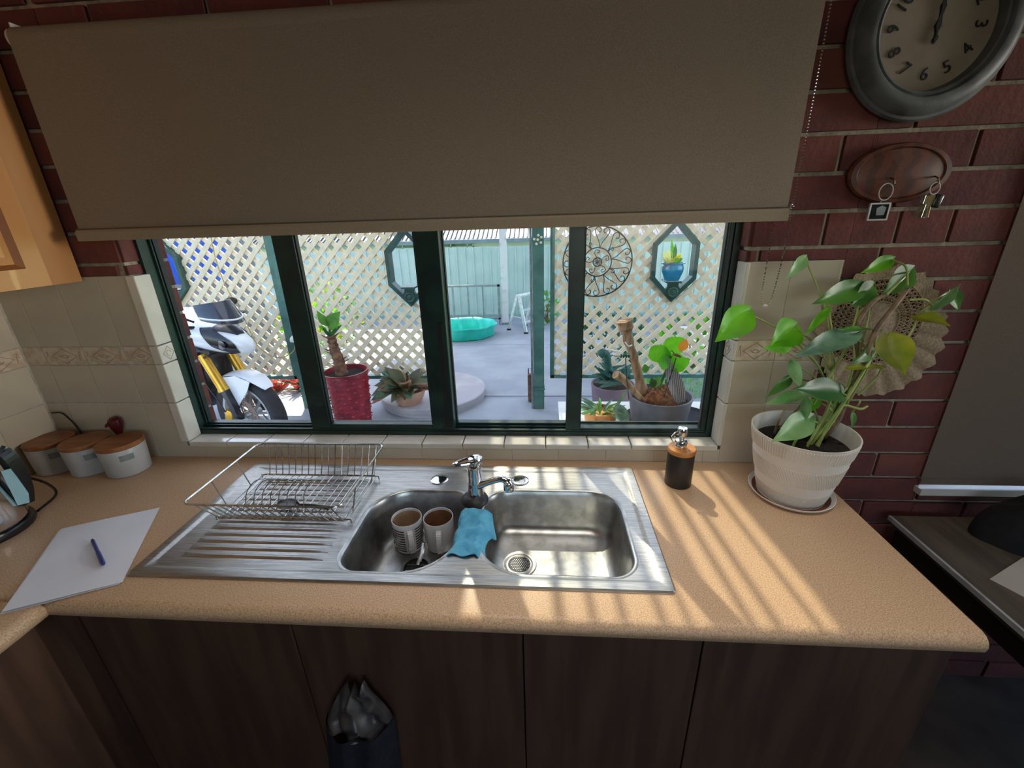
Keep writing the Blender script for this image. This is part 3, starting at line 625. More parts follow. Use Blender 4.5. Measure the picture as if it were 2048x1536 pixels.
m = MB(); m.tube([(-0.655, -0.287, 0.926), (-0.62, -0.291, 0.926), (-0.572, -0.297, 0.9245)], [0.003, 0.0048, 0.0058], 8); m.build('handle', K['blackplas'], t)
m = MB(); m.grid(lambda u, v: (-0.728+0.072*u, -0.279-0.008*u+(v-0.5)*0.046*math.sin(PI*min(1, 0.08+u*0.92)), 0.922+0.0028*(abs(v-0.5)*2)**2+0.004*u*0.5), 10, 6, 0.0012); m.build('spoon_bowl', K['blackplas'], t)
# ---- mugs
def mug(cx, cy, label, inner, hdir, stripes):
    z0 = 0.7755; t = thing('mug', (cx, cy, z0), label, 'mug', 'mugs standing in the left sink bowl')
    m = MB(); m.lathe([(0.0, 0.001), (0.033, 0.0), (0.0365, 0.003), (0.0400, 0.030), (0.0412, 0.095), (0.0405, 0.0972), (0.0392, 0.0968), (0.0385, 0.090)], (cx, cy, z0), 40, cap=False); m.build('body', K['mug'], t)
    m = MB(); m.lathe([(0.0386, 0.090), (0.0375, 0.030), (0.034, 0.010), (0.0, 0.008)], (cx, cy, z0), 32, cap=False); m.build('stained_inside', inner, t)
    h = Vector(hdir).normalized(); c = Vector((cx, cy, z0)); m = MB(); sd = Vector((0, 0, 1)).cross(h)
    pts = arc_pts([c+h*0.039+Vector((0, 0, 0.078)), c+h*0.058+Vector((0, 0, 0.080)), c+h*0.066+Vector((0, 0, 0.062)), c+h*0.064+Vector((0, 0, 0.036)), c+h*0.053+Vector((0, 0, 0.020)), c+h*0.036+Vector((0, 0, 0.022))], 5)
    for a, b in zip(pts, pts[1:]): m.bar(a, b+(b-a)*0.1, 0.0065, 0.013, sd)
    m.build('handle', K['mug'], t)
    if stripes:
        a0 = math.atan2(h.y, h.x)
        for g0, g1 in ((a0-1.35, a0-0.35), (a0+0.35, a0+1.5)):
            for i in range(9):
                z = 0.012+i*0.0083; r = 0.0371+0.0035*min(1, z/0.03) + 0.0011*max(0, z-0.03)/0.065
                MB().lathe([(r+0.0004, z), (r+0.0005, z+0.0034)], (cx, cy, z0), 16, cap=False, a0=g0, a1=g1).build('printed_stripe', K['mugblack'], t)
        for i in range(3):
            z = 0.018+i*0.026; g = a0-2.0
            P = [Vector((cx+0.0412*math.cos(g+da), cy+0.0412*math.sin(g+da), z0+z+dz)) for da, dz in ((-0.4, -0.008), (-0.4, 0.016), (0.0, 0.022), (0.45, 0.0), (0.0, -0.004))]
            MB().prism(P, Vector((math.cos(g), math.sin(g), 0))*0.0012).build('printed_triangle', K['mugblack'], t)
mug(-0.377, -0.262, 'white mug with black stripes standing in the left sink bowl', K['tea'], (0.42, -0.9, 0), True)
mug(-0.290, -0.257, 'plain white mug with brown tea inside beside the striped mug', K['tea2'], (0.22, -0.97, 0), False)
# ---- cloth over the bridge between the bowls
def clothf(u, v):
    y = -0.268-0.166*v; xl = -0.209-0.004*v-0.022*max(0, v-0.75)*4*0.2; xr = -0.163+0.002*v+0.012*max(0, v-0.7)
    hl = 0.012+0.030*math.sin(PI*min(1, v*1.05)*0.62)+0.004*math.sin(v*11); hr = 0.014+0.040*math.exp(-((v-0.28)/0.16)**2)+0.062*max(0, (v-0.45))**1.0
    top = 0.9068+0.0030*math.sin(v*22+u*5)*math.sin(PI*u)+0.0012*math.sin(u*31+v*17)
    if u < 0.3:
        k = 1-u/0.3; return Vector((xl-0.012*k**0.7-0.003*math.sin(v*14), y-0.003*k*math.sin(v*9), 0.9068-hl*k**1.4))
    if u > 0.62:
        k = (u-0.62)/0.38; return Vector((xr+0.020*k**0.8+0.020*k*math.exp(-((v-0.28)/0.16)**2)+0.003*math.sin(v*15+1), y-0.012*k*v, 0.9068-hr*k**1.3))
    k = (u-0.3)/0.32; return Vector((xl+(xr-xl)*k, y+0.004*math.sin(k*7+1)*(v > 0.9), top))
m = MB(); m.grid(clothf, 40, 34, 0.0022); o = m.build('dish_cloth', K['cloth'], None, (-0.19, -0.345, 0.905), ang=80)
tag(o, 'light blue microfibre cloth draped over the ridge between the sink bowls', 'cloth')
# ---- soap dispenser
cx, cy = 0.387, -0.119; t = thing('soap_dispenser', (cx, cy, 0.9), 'black soap dispenser with bamboo collar and chrome pump by the window sill', 'soap dispenser')
MB().lathe([(0.0, 0.9002), (0.0345, 0.9002), (0.0365, 0.903), (0.0365, 1.000), (0.0355, 1.004), (0.0, 1.004)], (cx, cy, 0), 40).build('bottle', K['dispblack'], t)
MB().lathe([(0.0370, 1.004), (0.0375, 1.006), (0.0375, 1.014), (0.036, 1.017), (0.0, 1.017)], (cx, cy, 0), 40).build('collar', K['bamboo'], t)
m = MB(); m.lathe([(0.0165, 1.017), (0.0165, 1.036), (0.0150, 1.040), (0.0075, 1.041), (0.0065, 1.055), (0.0125, 1.056), (0.0135, 1.060), (0.0135, 1.074), (0.0118, 1.078), (0, 1.0785)], (cx-0.004, cy, 0), 28); pb = m.build('pump', K['chrome'], t)
MB().tube(arc_pts([(cx-0.006, cy, 1.066), (cx-0.022, cy-0.008, 1.066), (cx-0.034, cy-0.012, 1.055)], 5), 0.0042, 8).build('nozzle', K['chrome'], pb)
# ---- houseplant in the white pot
pc = (0.690, -0.158)
t = thing('plant_saucer', (pc[0]-0.012, pc[1], 0.9), 'thin white plastic saucer with brown stains under the white pot', 'saucer')
MB().lathe([(0.0, 0.9005), (0.085, 0.9005), (0.098, 0.906), (0.104, 0.914), (0.1025, 0.9145), (0.096, 0.908), (0.084, 0.9030), (0.0, 0.9030)], (pc[0]-0.012, pc[1], 0), 56, cap=False).build('dish', K['potwhite'], t)
MB().lathe([(0.082, 0.9034), (0.094, 0.9075)], (pc[0]-0.012, pc[1], 0), 48, cap=False).build('water_stain', K['rust'], t)
t = thing('potted_plant', (pc[0], pc[1], 0.9035), 'leafy green climber in a white ribbed pot by the brick wall', 'potted plant')
TILT = Vector((0.0, 0.0, 0))
def rpot(z): k = (z-0.9035)/0.190; return 0.078+0.043*k**0.8
m = MB(); zz = [0.9035+0.190*i/30 for i in range(31)]
m.lathe([(0.0, 0.9036)]+[(rpot(max(z, 0.9036)), z) for z in zz]+[(0.1215, 1.0945), (0.1185, 1.0945), (0.1165, 1.090), (0.108, 1.045), (0.0, 1.045)], (pc[0]-0.012, pc[1], 0), 64, cap=False); m.build('pot', K['potwhite'], t)
m = MB(); N_ = 110
for j in range(N_):
    a = 2*PI*j/N_
    if math.sin(a) > 0.75: continue
    def pp(z, da, o=0.0006): r = rpot(z)+o; return (pc[0]-0.012+r*math.cos(a+da), pc[1]+r*math.sin(a+da), z)
    m.tube([pp(1.052, 0), pp(1.087, 0)], 0.0015, 4)
    m.tube([pp(0.975, 0.09), pp(1.000, 0.03), pp(1.025, -0.06)], 0.0013, 4)
    m.tube([pp(0.912, -0.05), pp(0.930, 0.02), pp(0.945, 0.09)], 0.0014, 4)
o = m.build('pot_ribs', K['potwhite'], t); o['kind'] = 'stuff'
m = MB(); m.grid(lambda u, v: (pc[0]-0.012+0.1095*v*math.cos(2*PI*u), pc[1]+0.1095*v*math.sin(2*PI*u), 1.052+0.012*(1-v)+0.005*math.sin(u*40+v*17)*v*(1-v)*3), 40, 8); m.build('soil', K['soil'], t, ang=180)
CANES = [([(0.720,-0.143,1.050), (0.754,-0.150,1.104), (0.771,-0.145,1.173), (0.795,-0.135,1.257), (0.810,-0.125,1.344), (0.845,-0.110,1.396), (0.883,-0.090,1.443)], 0.0085, 'cane'),
 ([(0.739,-0.132,1.050), (0.788,-0.130,1.180), (0.787,-0.120,1.272), (0.775,-0.110,1.360), (0.803,-0.100,1.413), (0.837,-0.090,1.429)], 0.0065, 'cane'),
 ([(0.658,-0.088,1.060), (0.724,-0.060,1.136), (0.741,-0.050,1.221)], 0.004, 'cane'), ([(0.628,-0.118,1.060), (0.584,-0.200,1.135), (0.594,-0.200,1.172)], 0.0028, 'cane'),
 ([(0.754,-0.132,1.050), (0.736,-0.160,1.116), (0.752,-0.160,1.163), (0.803,-0.155,1.152), (0.823,-0.150,1.158)], 0.004, 'petiole')]
for P, r, k in CANES:
    A = arc_pts(P, 6); MB().tube(A, [r*(1.15-0.5*i/len(A)) for i in range(len(A))], 8).build('cane' if k == 'cane' else 'aerial_root', K[k], t)
LV = [  # leaf base, tip, width, normal, colour, lobe, droop, root of its stalk
 ((0.500,-0.130,1.403), (0.407,-0.200,1.347), .075, (-.3,-1,.25), 'leafbright', .10, .05, (0.698,-0.130,1.256)),
 ((0.620,-0.120,1.358), (0.541,-0.190,1.333), .075, (.1,-1,.6), 'leafbright', .20, .08, (0.724,-0.130,1.249)),
 ((0.614,-0.140,1.318), (0.524,-0.190,1.325), .034, (0,-1,.2), 'leafbright', .05, .05, (0.718,-0.130,1.222)),
 ((0.636,-0.080,1.522), (0.581,-0.140,1.490), .030, (-.2,-1,.2), 'leafpale', .1, .25, (0.737,-0.120,1.259)),
 ((0.790,-0.070,1.446), (0.646,-0.150,1.428), .058, (0,-1,.6), 'leafmid', .15, .1, (0.748,-0.120,1.272)),
 ((0.694,-0.120,1.407), (0.613,-0.180,1.352), .020, (-.7,-1,.2), 'leafbright', .05, .02, (0.713,-0.130,1.242)),
 ((0.752,-0.140,1.345), (0.584,-0.230,1.328), .056, (.1,-.8,.9), 'leafgrey', .2, .12, (0.769,-0.140,1.184)),
 ((0.859,-0.050,1.510), (0.756,-0.120,1.492), .036, (0,-1,.5), 'leafbright', .1, .1, (0.880,-0.090,1.452)),
 ((0.917,-0.040,1.481), (0.847,-0.070,1.428), .062, (0,-1,.2), 'leafmid', .15, .05, (0.836,-0.090,1.426)),
 ((0.822,-0.060,1.447), (0.754,-0.110,1.407), .052, (.1,-1,.3), 'leafmid', .15, .08, (0.785,-0.120,1.218)),
 ((0.840,-0.100,1.341), (0.694,-0.170,1.375), .022, (0,-.3,1), 'leafmid', .1, .08, (0.795,-0.130,1.180)),
 ((0.841,-0.130,1.336), (0.848,-0.200,1.263), .072, (-.45,-1,.2), 'leafyellow', .12, .12, (0.885,-0.120,1.251)),
 ((0.985,-0.050,1.384), (1.006,-0.090,1.447), .042, (.3,-1,.4), 'leafpale', .08, .1, (0.902,-0.080,1.414)),
 ((1.024,-0.040,1.430), (1.059,-0.050,1.378), .038, (.1,-1,.2), 'leafmid', .05, .1, (0.951,-0.060,1.378)),
 ((0.950,-0.050,1.364), (0.981,-0.120,1.364), .050, (0,-.8,.9), 'leafyellow', .1, .1, (0.903,-0.100,1.304)),
 ((0.831,-0.110,1.313), (0.753,-0.170,1.278), .044, (.3,-1,.2), 'leafmid', .12, .1, (0.784,-0.140,1.171)),
 ((0.859,-0.120,1.250), (0.719,-0.180,1.281), .026, (0,-.4,1), 'leafyellow', .08, .1, (0.808,-0.130,1.180)),
 ((0.758,-0.150,1.194), (0.594,-0.240,1.248), .066, (0,-.9,.8), 'leafdark', .12, .1, (0.769,-0.150,1.147)),
 ((0.660,-0.160,1.195), (0.538,-0.230,1.209), .032, (0,-.8,.9), 'leafpale', .08, .15, (0.762,-0.150,1.133)),
 ((0.630,-0.140,1.237), (0.551,-0.200,1.207), .026, (-.3,-1,.4), 'leafmid', .05, .15, (0.743,-0.150,1.175)),
 ((0.621,-0.140,1.277), (0.612,-0.210,1.232), .030, (-.6,-1,.1), 'leafpale', .08, .1, (0.738,-0.150,1.161)),
 ((0.664,-0.190,1.143), (0.548,-0.270,1.123), .062, (-.1,-1,.7), 'leafpale', .14, .08, (0.742,-0.128,1.060)),
 ((0.657,-0.170,1.191), (0.641,-0.210,1.133), .024, (-.6,-1,.1), 'leafpale', .05, .1, (0.733,-0.134,1.060)),
 ((0.804,-0.130,1.135), (0.806,-0.150,1.087), .022, (.4,-1,.1), 'leafmid', .05, .1, (0.811,-0.130,1.166)),
 ((0.698,-0.160,1.176), (0.643,-0.190,1.168), .026, (0,-1,.5), 'leafbright', .08, .1, (0.754,-0.150,1.104)),
 ((0.816,-0.040,1.421), (0.759,-0.050,1.461), .045, (0,-1,.2), 'leafdark', .1, .05, (0.776,-0.100,1.370)),
 ((0.832,-0.090,1.282), (0.858,-0.100,1.318), .040, (0,-1,.3), 'leafdark', .1, .05, (0.797,-0.120,1.245)),
]
for b, tp, wd_, nr, k, lb, dr_, st in LV:
    m = MB(); leaf(m, b, tp, wd_, nr, HEART, 0.16, dr_, lb); o = m.build('leaf', K[k], t, ang=80, recalc=False)
    b_, s_ = Vector(b), Vector(st); md = (b_+s_)/2 + Vector((0.0, -0.012, 0.014)); A = arc_pts([s_, md, b_+(Vector(tp)-b_)*0.06], 5)
    MB().tube(A, [0.0030-0.0012*i/len(A) for i in range(len(A))], 6).build('leaf_stalk', K['petiole'], t)
rs = random.Random(5)
for i in range(9):
    a = Vector((pc[0]-0.03+rs.uniform(-.03, .05), pc[1]+rs.uniform(-.03, .04), 1.06)); b = Vector([(0.772,-0.140,1.171), (0.747,-0.130,1.208), (0.795,-0.120,1.238), (0.734,-0.120,1.272), (0.808,-0.120,1.298), (0.748,-0.110,1.308)][i % 6]) + Vector((rs.uniform(-.015, .015), rs.uniform(-.015, .01), 0))
    MB().tube(arc_pts([a, (a+b)/2+Vector((rs.uniform(-.02, .02), -0.01, 0.01)), b], 5), 0.0036, 6).build('leaf_stalk', K['petiole'], t)
# ---- canisters
def canister(cx, cy, label):
    t = thing('canister', (cx, cy, 0.9), label, 'canister', 'canisters in the left corner')
    MB().lathe([(0.0, 0.9004), (0.054, 0.9004), (0.057, 0.904), (0.0615, 0.990), (0.060, 0.993), (0.0, 0.993)], (cx, cy, 0), 40).build('body', K['canister'], t)
    MB().lathe([(0.060, 0.993), (0.0625, 0.995), (0.0625, 1.005), (0.060, 1.008), (0.0, 1.0085)], (cx, cy, 0), 40).build('lid', K['lidwood'], t)
    a = math.atan2(-1.12-cy, 0.0-cx); m = MB()
    m.lathe([(0.0606, 0.958), (0.0616, 0.978)], (cx, cy, 0), 8, cap=False, a0=a-0.30, a1=a+0.30); m.build('label_plate', K['greysteel'], t)
canister(-1.347, -0.088, 'pale canister with bamboo lid, nearest the window of the three')
canister(-1.474, -0.084, 'pale canister with bamboo lid, middle one of the three')
canister(-1.602, -0.080, 'pale canister with bamboo lid, leftmost and nearest the kettle')
t = thing('ornament', (-1.408, -0.020, 0.9), 'small dark red glazed ornament behind the canister nearest the window', 'ornament')
MB().lathe([(0.0, 0.9003), (0.012, 0.9003), (0.010, 0.94), (0.009, 1.0), (0.016, 1.02), (0.0195, 1.035), (0.018, 1.052), (0.010, 1.060), (0, 1.061)], (-1.408, -0.0265, 0), 20).build('body', K['redglass'], t)
MB().tube([(-1.417, -0.036, 1.040), (-1.424, -0.041, 1.038), (-1.428, -0.044, 1.032)], [0.007, 0.006, 0.003], 8).build('beak', K['redglass'], t)
# ---- kettle
kc = (-1.462, -0.398); t = thing('kettle', (kc[0], kc[1], 0.9), 'steel and black electric kettle cut by the left edge of the photo', 'kettle')
MB().lathe([(0.0, 0.9004), (0.098, 0.9004), (0.100, 0.905), (0.098, 0.917), (0.085, 0.919), (0.0, 0.919)], (kc[0], kc[1], 0), 40).build('power_base', K['blackplas'], t)
MB().lathe([(0.0, 0.920), (0.088, 0.920), (0.091, 0.926), (0.089, 0.950), (0.080, 1.020), (0.072, 1.080), (0.066, 1.110), (0.06, 1.118), (0, 1.122)], (kc[0], kc[1], 0), 40).build('body', K['chrome'], t)
hd = Vector((0.75, 0.66, 0)).normalized(); c0 = Vector((kc[0], kc[1], 0))
m = MB(); pts = arc_pts([c0+hd*0.06+Vector((0, 0, 1.115)), c0+hd*0.095+Vector((0, 0, 1.105)), c0+hd*0.105+Vector((0, 0, 1.06)), c0+hd*0.102+Vector((0, 0, 1.00)), c0+hd*0.092+Vector((0, 0, 0.955))], 5)
for a, b in zip(pts, pts[1:]): m.bar(a, b+(b-a)*0.15, 0.022, 0.03, Vector((0, 1, 0)))
m.build('handle', K['blackplas'], t, ang=50)
m = MB(); g = hd.cross(Vector((0, 0, 1)))
pl = [c0+hd*0.103+g*0.016+Vector((0, 0, 1.065)), c0+hd*0.111+g*0.016+Vector((0, 0, 0.985)), c0+hd*0.106+g*0.018+Vector((0, 0, 0.960)), c0+hd*0.085+g*0.020+Vector((0, 0, 0.962)), c0+hd*0.086+g*0.018+Vector((0, 0, 1.065))]
m.prism(pl, g*0.004); m.build('water_gauge', K['kwin'], t)
m = MB(); m.lathe([(0.0, 1.122), (0.058, 1.120), (0.05, 1.128), (0.012, 1.131), (0.010, 1.142), (0.0, 1.143)], (kc[0], kc[1], 0), 32, cap=False); m.build('lid', K['blackplas'], t)
m = MB(); m.tube(arc_pts([(-1.41, -0.31, 0.906), (-1.440, -0.235, 0.908), (-1.50, -0.205, 0.925), (-1.555, -0.215, 0.955), (-1.60, -0.235, 0.975), (-1.636, -0.23, 0.985)], 8), 0.0036, 7); m.build('power_cord', K['blackplas'], t)
MB().cbox((-1.637, -0.23, 0.985), (0.03, 0.036, 0.044), None, 0.008).build('plug', K['blackplas'], t)
t = thing('power_lead', (-1.58, -0.03, 1.0), 'thin dark lead curling up the tiles behind the middle canister', 'cable')
MB().tube(arc_pts([(-1.640, -0.012, 1.068), (-1.605, -0.012, 1.068), (-1.585, -0.012, 1.045), (-1.568, -0.013, 1.012), (-1.555, -0.013, 0.95), (-1.55, -0.013, 0.903)], 6), 0.0026, 6).build('lead', K['blackplas'], t)
# ---- paper and pen
pp_ = [Vector((-1.265, -0.376, 0)), Vector((-1.074, -0.280, 0)), Vector((-0.931, -0.541, 0)), Vector((-1.110, -0.628, 0))]
def sheet(dz, sh, amp):
    def fn(u, v):
        p = pp_[0]*(1-u)*(1-v)+pp_[1]*u*(1-v)+pp_[2]*u*v+pp_[3]*(1-u)*v
        return Vector((p.x+sh[0], p.y+sh[1], 0.9012+dz+amp*v*v*v*0.4*(1-u)+0.0006*math.sin(u*5+v*4)))
    return fn
m = MB(); m.grid(sheet(0.0, (-0.003, -0.004), 0.002), 10, 12, 0.0003); o = m.build('paper_sheet', K['paper'], None, (-1.1, -0.45, 0.901)); tag(o, 'lower white sheet peeping out under the top sheet on the worktop', 'paper', 'loose sheets on the worktop')
m = MB(); m.grid(sheet(0.0016, (0, 0), 0.010), 10, 12, 0.0003); o = m.build('paper_sheet', K['paper'], None, (-1.1, -0.45, 0.903)); tag(o, 'top white sheet of paper with a blue pen lying on it', 'paper', 'loose sheets on the worktop')
t = thing('pen', (-1.075, -0.458, 0.9045), 'dark blue pen lying across the white paper', 'pen')
pa, pb_ = Vector((-1.131, -0.418, 0.9085)), Vector((-1.018, -0.498, 0.9100))
MB().tube([pa, pa+(pb_-pa)*0.06, pa+(pb_-pa)*0.55, pa+(pb_-pa)*0.56, pb_-(pb_-pa)*0.03, pb_], [0.0022, 0.004, 0.004, 0.0048, 0.0048, 0.0035], 10).build('barrel', K['penblue'], t)
MB().bar(pa+(pb_-pa)*0.6+Vector((0, 0, 0.006)), pa+(pb_-pa)*0.95+Vector((0, 0, 0.006)), 0.003, 0.002).build('clip', K['penblue'], t)
# ---- wall clock
cc = Vector((0.842, 0, 1.988)); t = thing('wall_clock', (cc.x, -0.003, cc.z), 'round wall clock with grey washed rim on the brick wall', 'clock')
m = MB(); m.lathe([(0.150, 0.003), (0.176, 0.006), (0.178, 0.014), (0.174, 0.020), (0.168, 0.021), (0.166, 0.026), (0.158, 0.036), (0.146, 0.042), (0.134, 0.040), (0.130, 0.034), (0.126, 0.036), (0.122, 0.034), (0.119, 0.024), (0.117, 0.016)], tuple(cc), 72, RX90, cap=False); m.build('rim', K['clockrim'], t, ang=40)
MB().lathe([(0.0, 0.0165), (0.119, 0.0165), (0.119, 0.010), (0.0, 0.010)], tuple(cc), 64, RX90, cap=False).build('dial', K['clockface'], t, ang=20)
for n in range(1, 13):
    a = PI/2 - n*PI/6; inward = n in (4, 5, 6, 7, 8)
    me = text_mesh(str(n), 0.035, K['ink'])
    o = bpy.data.objects.new('numeral', me); COL.objects.link(o); o.parent = t
    R = Matrix.Rotation((a-PI/2)+(PI if inward else 0), 4, 'Y'); R.invert()
    o.matrix_local = Matrix.Translation(cc+Vector((0.087*math.cos(a), -0.0178, 0.087*math.sin(a)))-t.location) @ R @ RX90
for ln, tl, w_, nm, an in ((0.050, 0.026, 0.0045, 'hour_hand', 0.03), (0.082, 0.022, 0.0034, 'minute_hand', -0.02)):
    d = Vector((math.sin(an), 0, math.cos(an))); s_ = Vector((d.z, 0, -d.x)); c = cc+Vector((0, -0.0205 if ln < .06 else -0.0225, 0))
    m = MB(); m.prism([c-d*tl-s_*w_*0.6, c-d*tl*0.5-s_*w_*0.5, c-s_*w_*1.6, c+d*ln*0.3-s_*w_*0.6, c+d*ln*0.7-s_*w_*1.4, c+d*ln, c+d*ln*0.7+s_*w_*1.4, c+d*ln*0.3+s_*w_*0.6, c+s_*w_*1.6, c-d*tl*0.5+s_*w_*0.5, c-d*tl+s_*w_*0.6], (0, 0.0015, 0)); m.sph(c-d*tl, (0.0055, 0.0012, 0.0065), 10, 6); m.build(nm, K['ink'], t, ang=20)
# ---- key rack, keys
kr = Vector((0.848, 0, 1.704)); t = thing('key_rack', (kr.x, -0.003, kr.z), 'oval dark red timber key rack hanging under the clock', 'key rack')
m = MB(); m.lathe([(0.0, 0.003), (0.97, 0.003), (1.0, 0.007), (1.0, 0.013), (0.96, 0.018), (0.86, 0.019), (0.83, 0.016), (0.80, 0.017), (0.0, 0.017)], (0, 0, 0), 56, RX90, cap=False)
for v in m.v: v.x *= 0.116; v.z *= 0.066
m.v = [v+kr for v in m.v]; m.build('board', K['redwood'], t, ang=25)
for x in (0.829, 0.927):
    MB().tube(arc_pts([(x, -0.016, 1.695), (x, -0.028, 1.690), (x, -0.032, 1.682), (x, -0.027, 1.677)], 5), 0.0018, 6).build('hook', K['brass'], t)
t = thing('key_ring', (0.815, -0.026, 1.62), 'key ring with a small square framed photo on the left hook', 'key ring')
MB().tube([(0.8165+0.0155*math.cos(a), -0.030, 1.6640+0.0185*math.sin(a)) for a in [2*PI*i/28 for i in range(28)]], 0.0014, 6, closed=True).build('split_ring', K['alu'], t)
MB().tube([(0.8125, -0.029, 1.646), (0.8125, -0.028, 1.639)], 0.0016, 6).build('link', K['chrome'], t)
m = MB()
for a in ((0.789, 0.836, 1.6365, 1.640), (0.789, 0.836, 1.600, 1.6035), (0.789, 0.7925, 1.6035, 1.6365), (0.8325, 0.836, 1.6035, 1.6365)): m.bx(a[0], a[1], -0.030, -0.0245, a[2], a[3])
m.build('photo_frame', K['alu'], t, smooth=False)
MB().bx(0.7925, 0.8325, -0.0285, -0.026, 1.6035, 1.6365).build('photo', K['bikedark'], t, smooth=False)
m = MB(); m.prism([(0.808, -0.0289, 1.612), (0.826, -0.0289, 1.612), (0.828, -0.0289, 1.629), (0.818, -0.0289, 1.634), (0.806, -0.0289, 1.628)], (0, 0.0003, 0)); m.build('photo_print', K['greysteel'], t, smooth=False)
t = thing('key_bunch', (0.92, -0.026, 1.62), 'bunch of keys with a dark fob on the right hook', 'keys')
MB().tube([(0.924+0.011*math.cos(a), -0.031, 1.668+0.013*math.sin(a)) for a in [2*PI*i/24 for i in range(24)]], 0.0014, 6, closed=True).build('split_ring', K['alu'], t)
MB().cbox((0.938, -0.030, 1.640), (0.018, 0.008, 0.030), Matrix.Rotation(0.2, 4, 'Y'), 0.003).build('fob', K['blackplas'], t)
for i, (an, k) in enumerate(((-0.42, 'chrome'), (-0.25, 'brass'), (-0.08, 'chrome'), (0.08, 'brass'))):
    R = Matrix.Rotation(-an, 4, 'Y'); m = MB(); o_ = Vector((0.919, -0.0265-0.0018*i, 1.655))
    for c, s_ in (((0, 0, -0.012), (0.020, 0.0014, 0.020)), ((0.001, 0, -0.036), (0.007, 0.0014, 0.032))): m.cbox(o_+R.to_3x3() @ Vector(c), s_, R, 0.0006)
    m.build('key', K[k], t, smooth=False)
# ---- crocheted doily
dc = Vector((0.893, 0, 1.338)); t = thing('crochet_doily', (dc.x, -0.004, dc.z), 'round cream crocheted doily with pointed edge behind the plant', 'doily')
NR = 56
def dpt(r, a, y=-0.006): return dc+Vector((r*math.cos(a), y, r*math.sin(a)))
m = MB(); m.lathe([(0.0, 0.005), (0.055, 0.006), (0.058, 0.004)], tuple(dc), 40, RX90, cap=False); m.build('centre', K['doily'], t)
m = MB()
for i in range(NR):
    a, b = 2*PI*i/NR, 2*PI*(i+1)/NR
    for r0, r1 in ((0.057, 0.072), (0.072, 0.088), (0.088, 0.104), (0.104, 0.118)):
        m.tube([dpt(r0, a), dpt(r1, b)], 0.0016, 4); m.tube([dpt(r0, b), dpt(r1, a)], 0.0016, 4)
for r in (0.058, 0.072, 0.088, 0.104, 0.118): m.tube([dpt(r, 2*PI*i/48) for i in range(48)], 0.0020, 4, closed=True)
o = m.build('lace_net', K['doily'], t); o['kind'] = 'stuff'
m = MB(); n2 = 168
for i in range(n2):
    a, b = 2*PI*i/n2, 2*PI*(i+1)/n2
    def edge(j):
        ph = (j % 6)/6.0; z = 0.012*(1-abs(2*ph-1)); ang = 2*PI*j/n2; low = max(0.0, math.sin(-(ang-0.5)))
        return 0.146+z+0.062*low**1.5, 0.004+0.012*low*abs(math.sin(ang*13))
    (ra, ya), (rb_, yb) = edge(i), edge(i+1)
    m.add([dpt(0.116, a, -0.006), dpt(ra, a, -0.006-ya), dpt(rb_, b, -0.006-yb), dpt(0.116, b, -0.006)], [(0, 1, 2, 3)])
m.build('scalloped_edge', K['doily'], t, ang=180, recalc=False)
# ---- table at the right with a slumped bag
t = thing('side_table', (1.60, -0.75, 0), 'dark timber table with a pale edge right of the worktop', 'table')
MB().bx(1.075, 2.2, -1.5, -0.035, 0.708, 0.735).build('tabletop', K['tabletop'], t, smooth=False)
MB().bx(1.068, 1.075, -1.5, -0.035, 0.722, 0.736).build('edge_strip', K['alu'], t, smooth=False)
MB().bx(1.09, 2.18, -1.48, -0.05, 0.64, 0.708).build('apron', K['tabledark'], t, smooth=False)
for x in (1.11, 2.16):
    for y in (-1.46, -0.07): piece('leg', (x, y, 0.32), (0.05, 0.05, 0.64), K['tabledark'], t, 0.003)
o = MB().add([(1.135, -0.285, 0.7352), (1.29, -0.205, 0.7352), (1.40, -0.42, 0.7352), (1.245, -0.50, 0.7352)], [(0, 1, 2, 3)]); o = MB().prism([(1.135, -0.285, 0.7352), (1.29, -0.205, 0.7352), (1.40, -0.42, 0.7352), (1.245, -0.50, 0.7352)], (0, 0, 0.001)).build('place_mat', K['plaster'], None, (1.27, -0.35, 0.7352), smooth=False)
tag(o, 'pale rectangular sheet on the dark table at the right edge', 'mat')
t = thing('black_bag', (1.36, -0.12, 0.735), 'black slumped bag on the dark table below the right hand window', 'bag')
m = MB(); rz = random.Random(2)
m.grid(lambda u, v: Vector((1.37, -0.135, 0.736)) + Vector((0.13*math.cos(2*PI*u)*math.cos(v*PI/2)**0.6*(1+0.10*math.sin(6*PI*u+2*v)), 0.085*math.sin(2*PI*u)*math.cos(v*PI/2)**0.6, 0.13*math.sin(v*PI/2)*(1+0.15*math.sin(4*PI*u)))), 32, 12); m.build('body', K['bagdark'], t, ang=90)
MB().tube(arc_pts([(1.31, -0.17, 0.82), (1.33, -0.20, 0.86), (1.40, -0.20, 0.87), (1.43, -0.17, 0.82)], 6), 0.006, 6).build('strap', K['bagdark'], t)
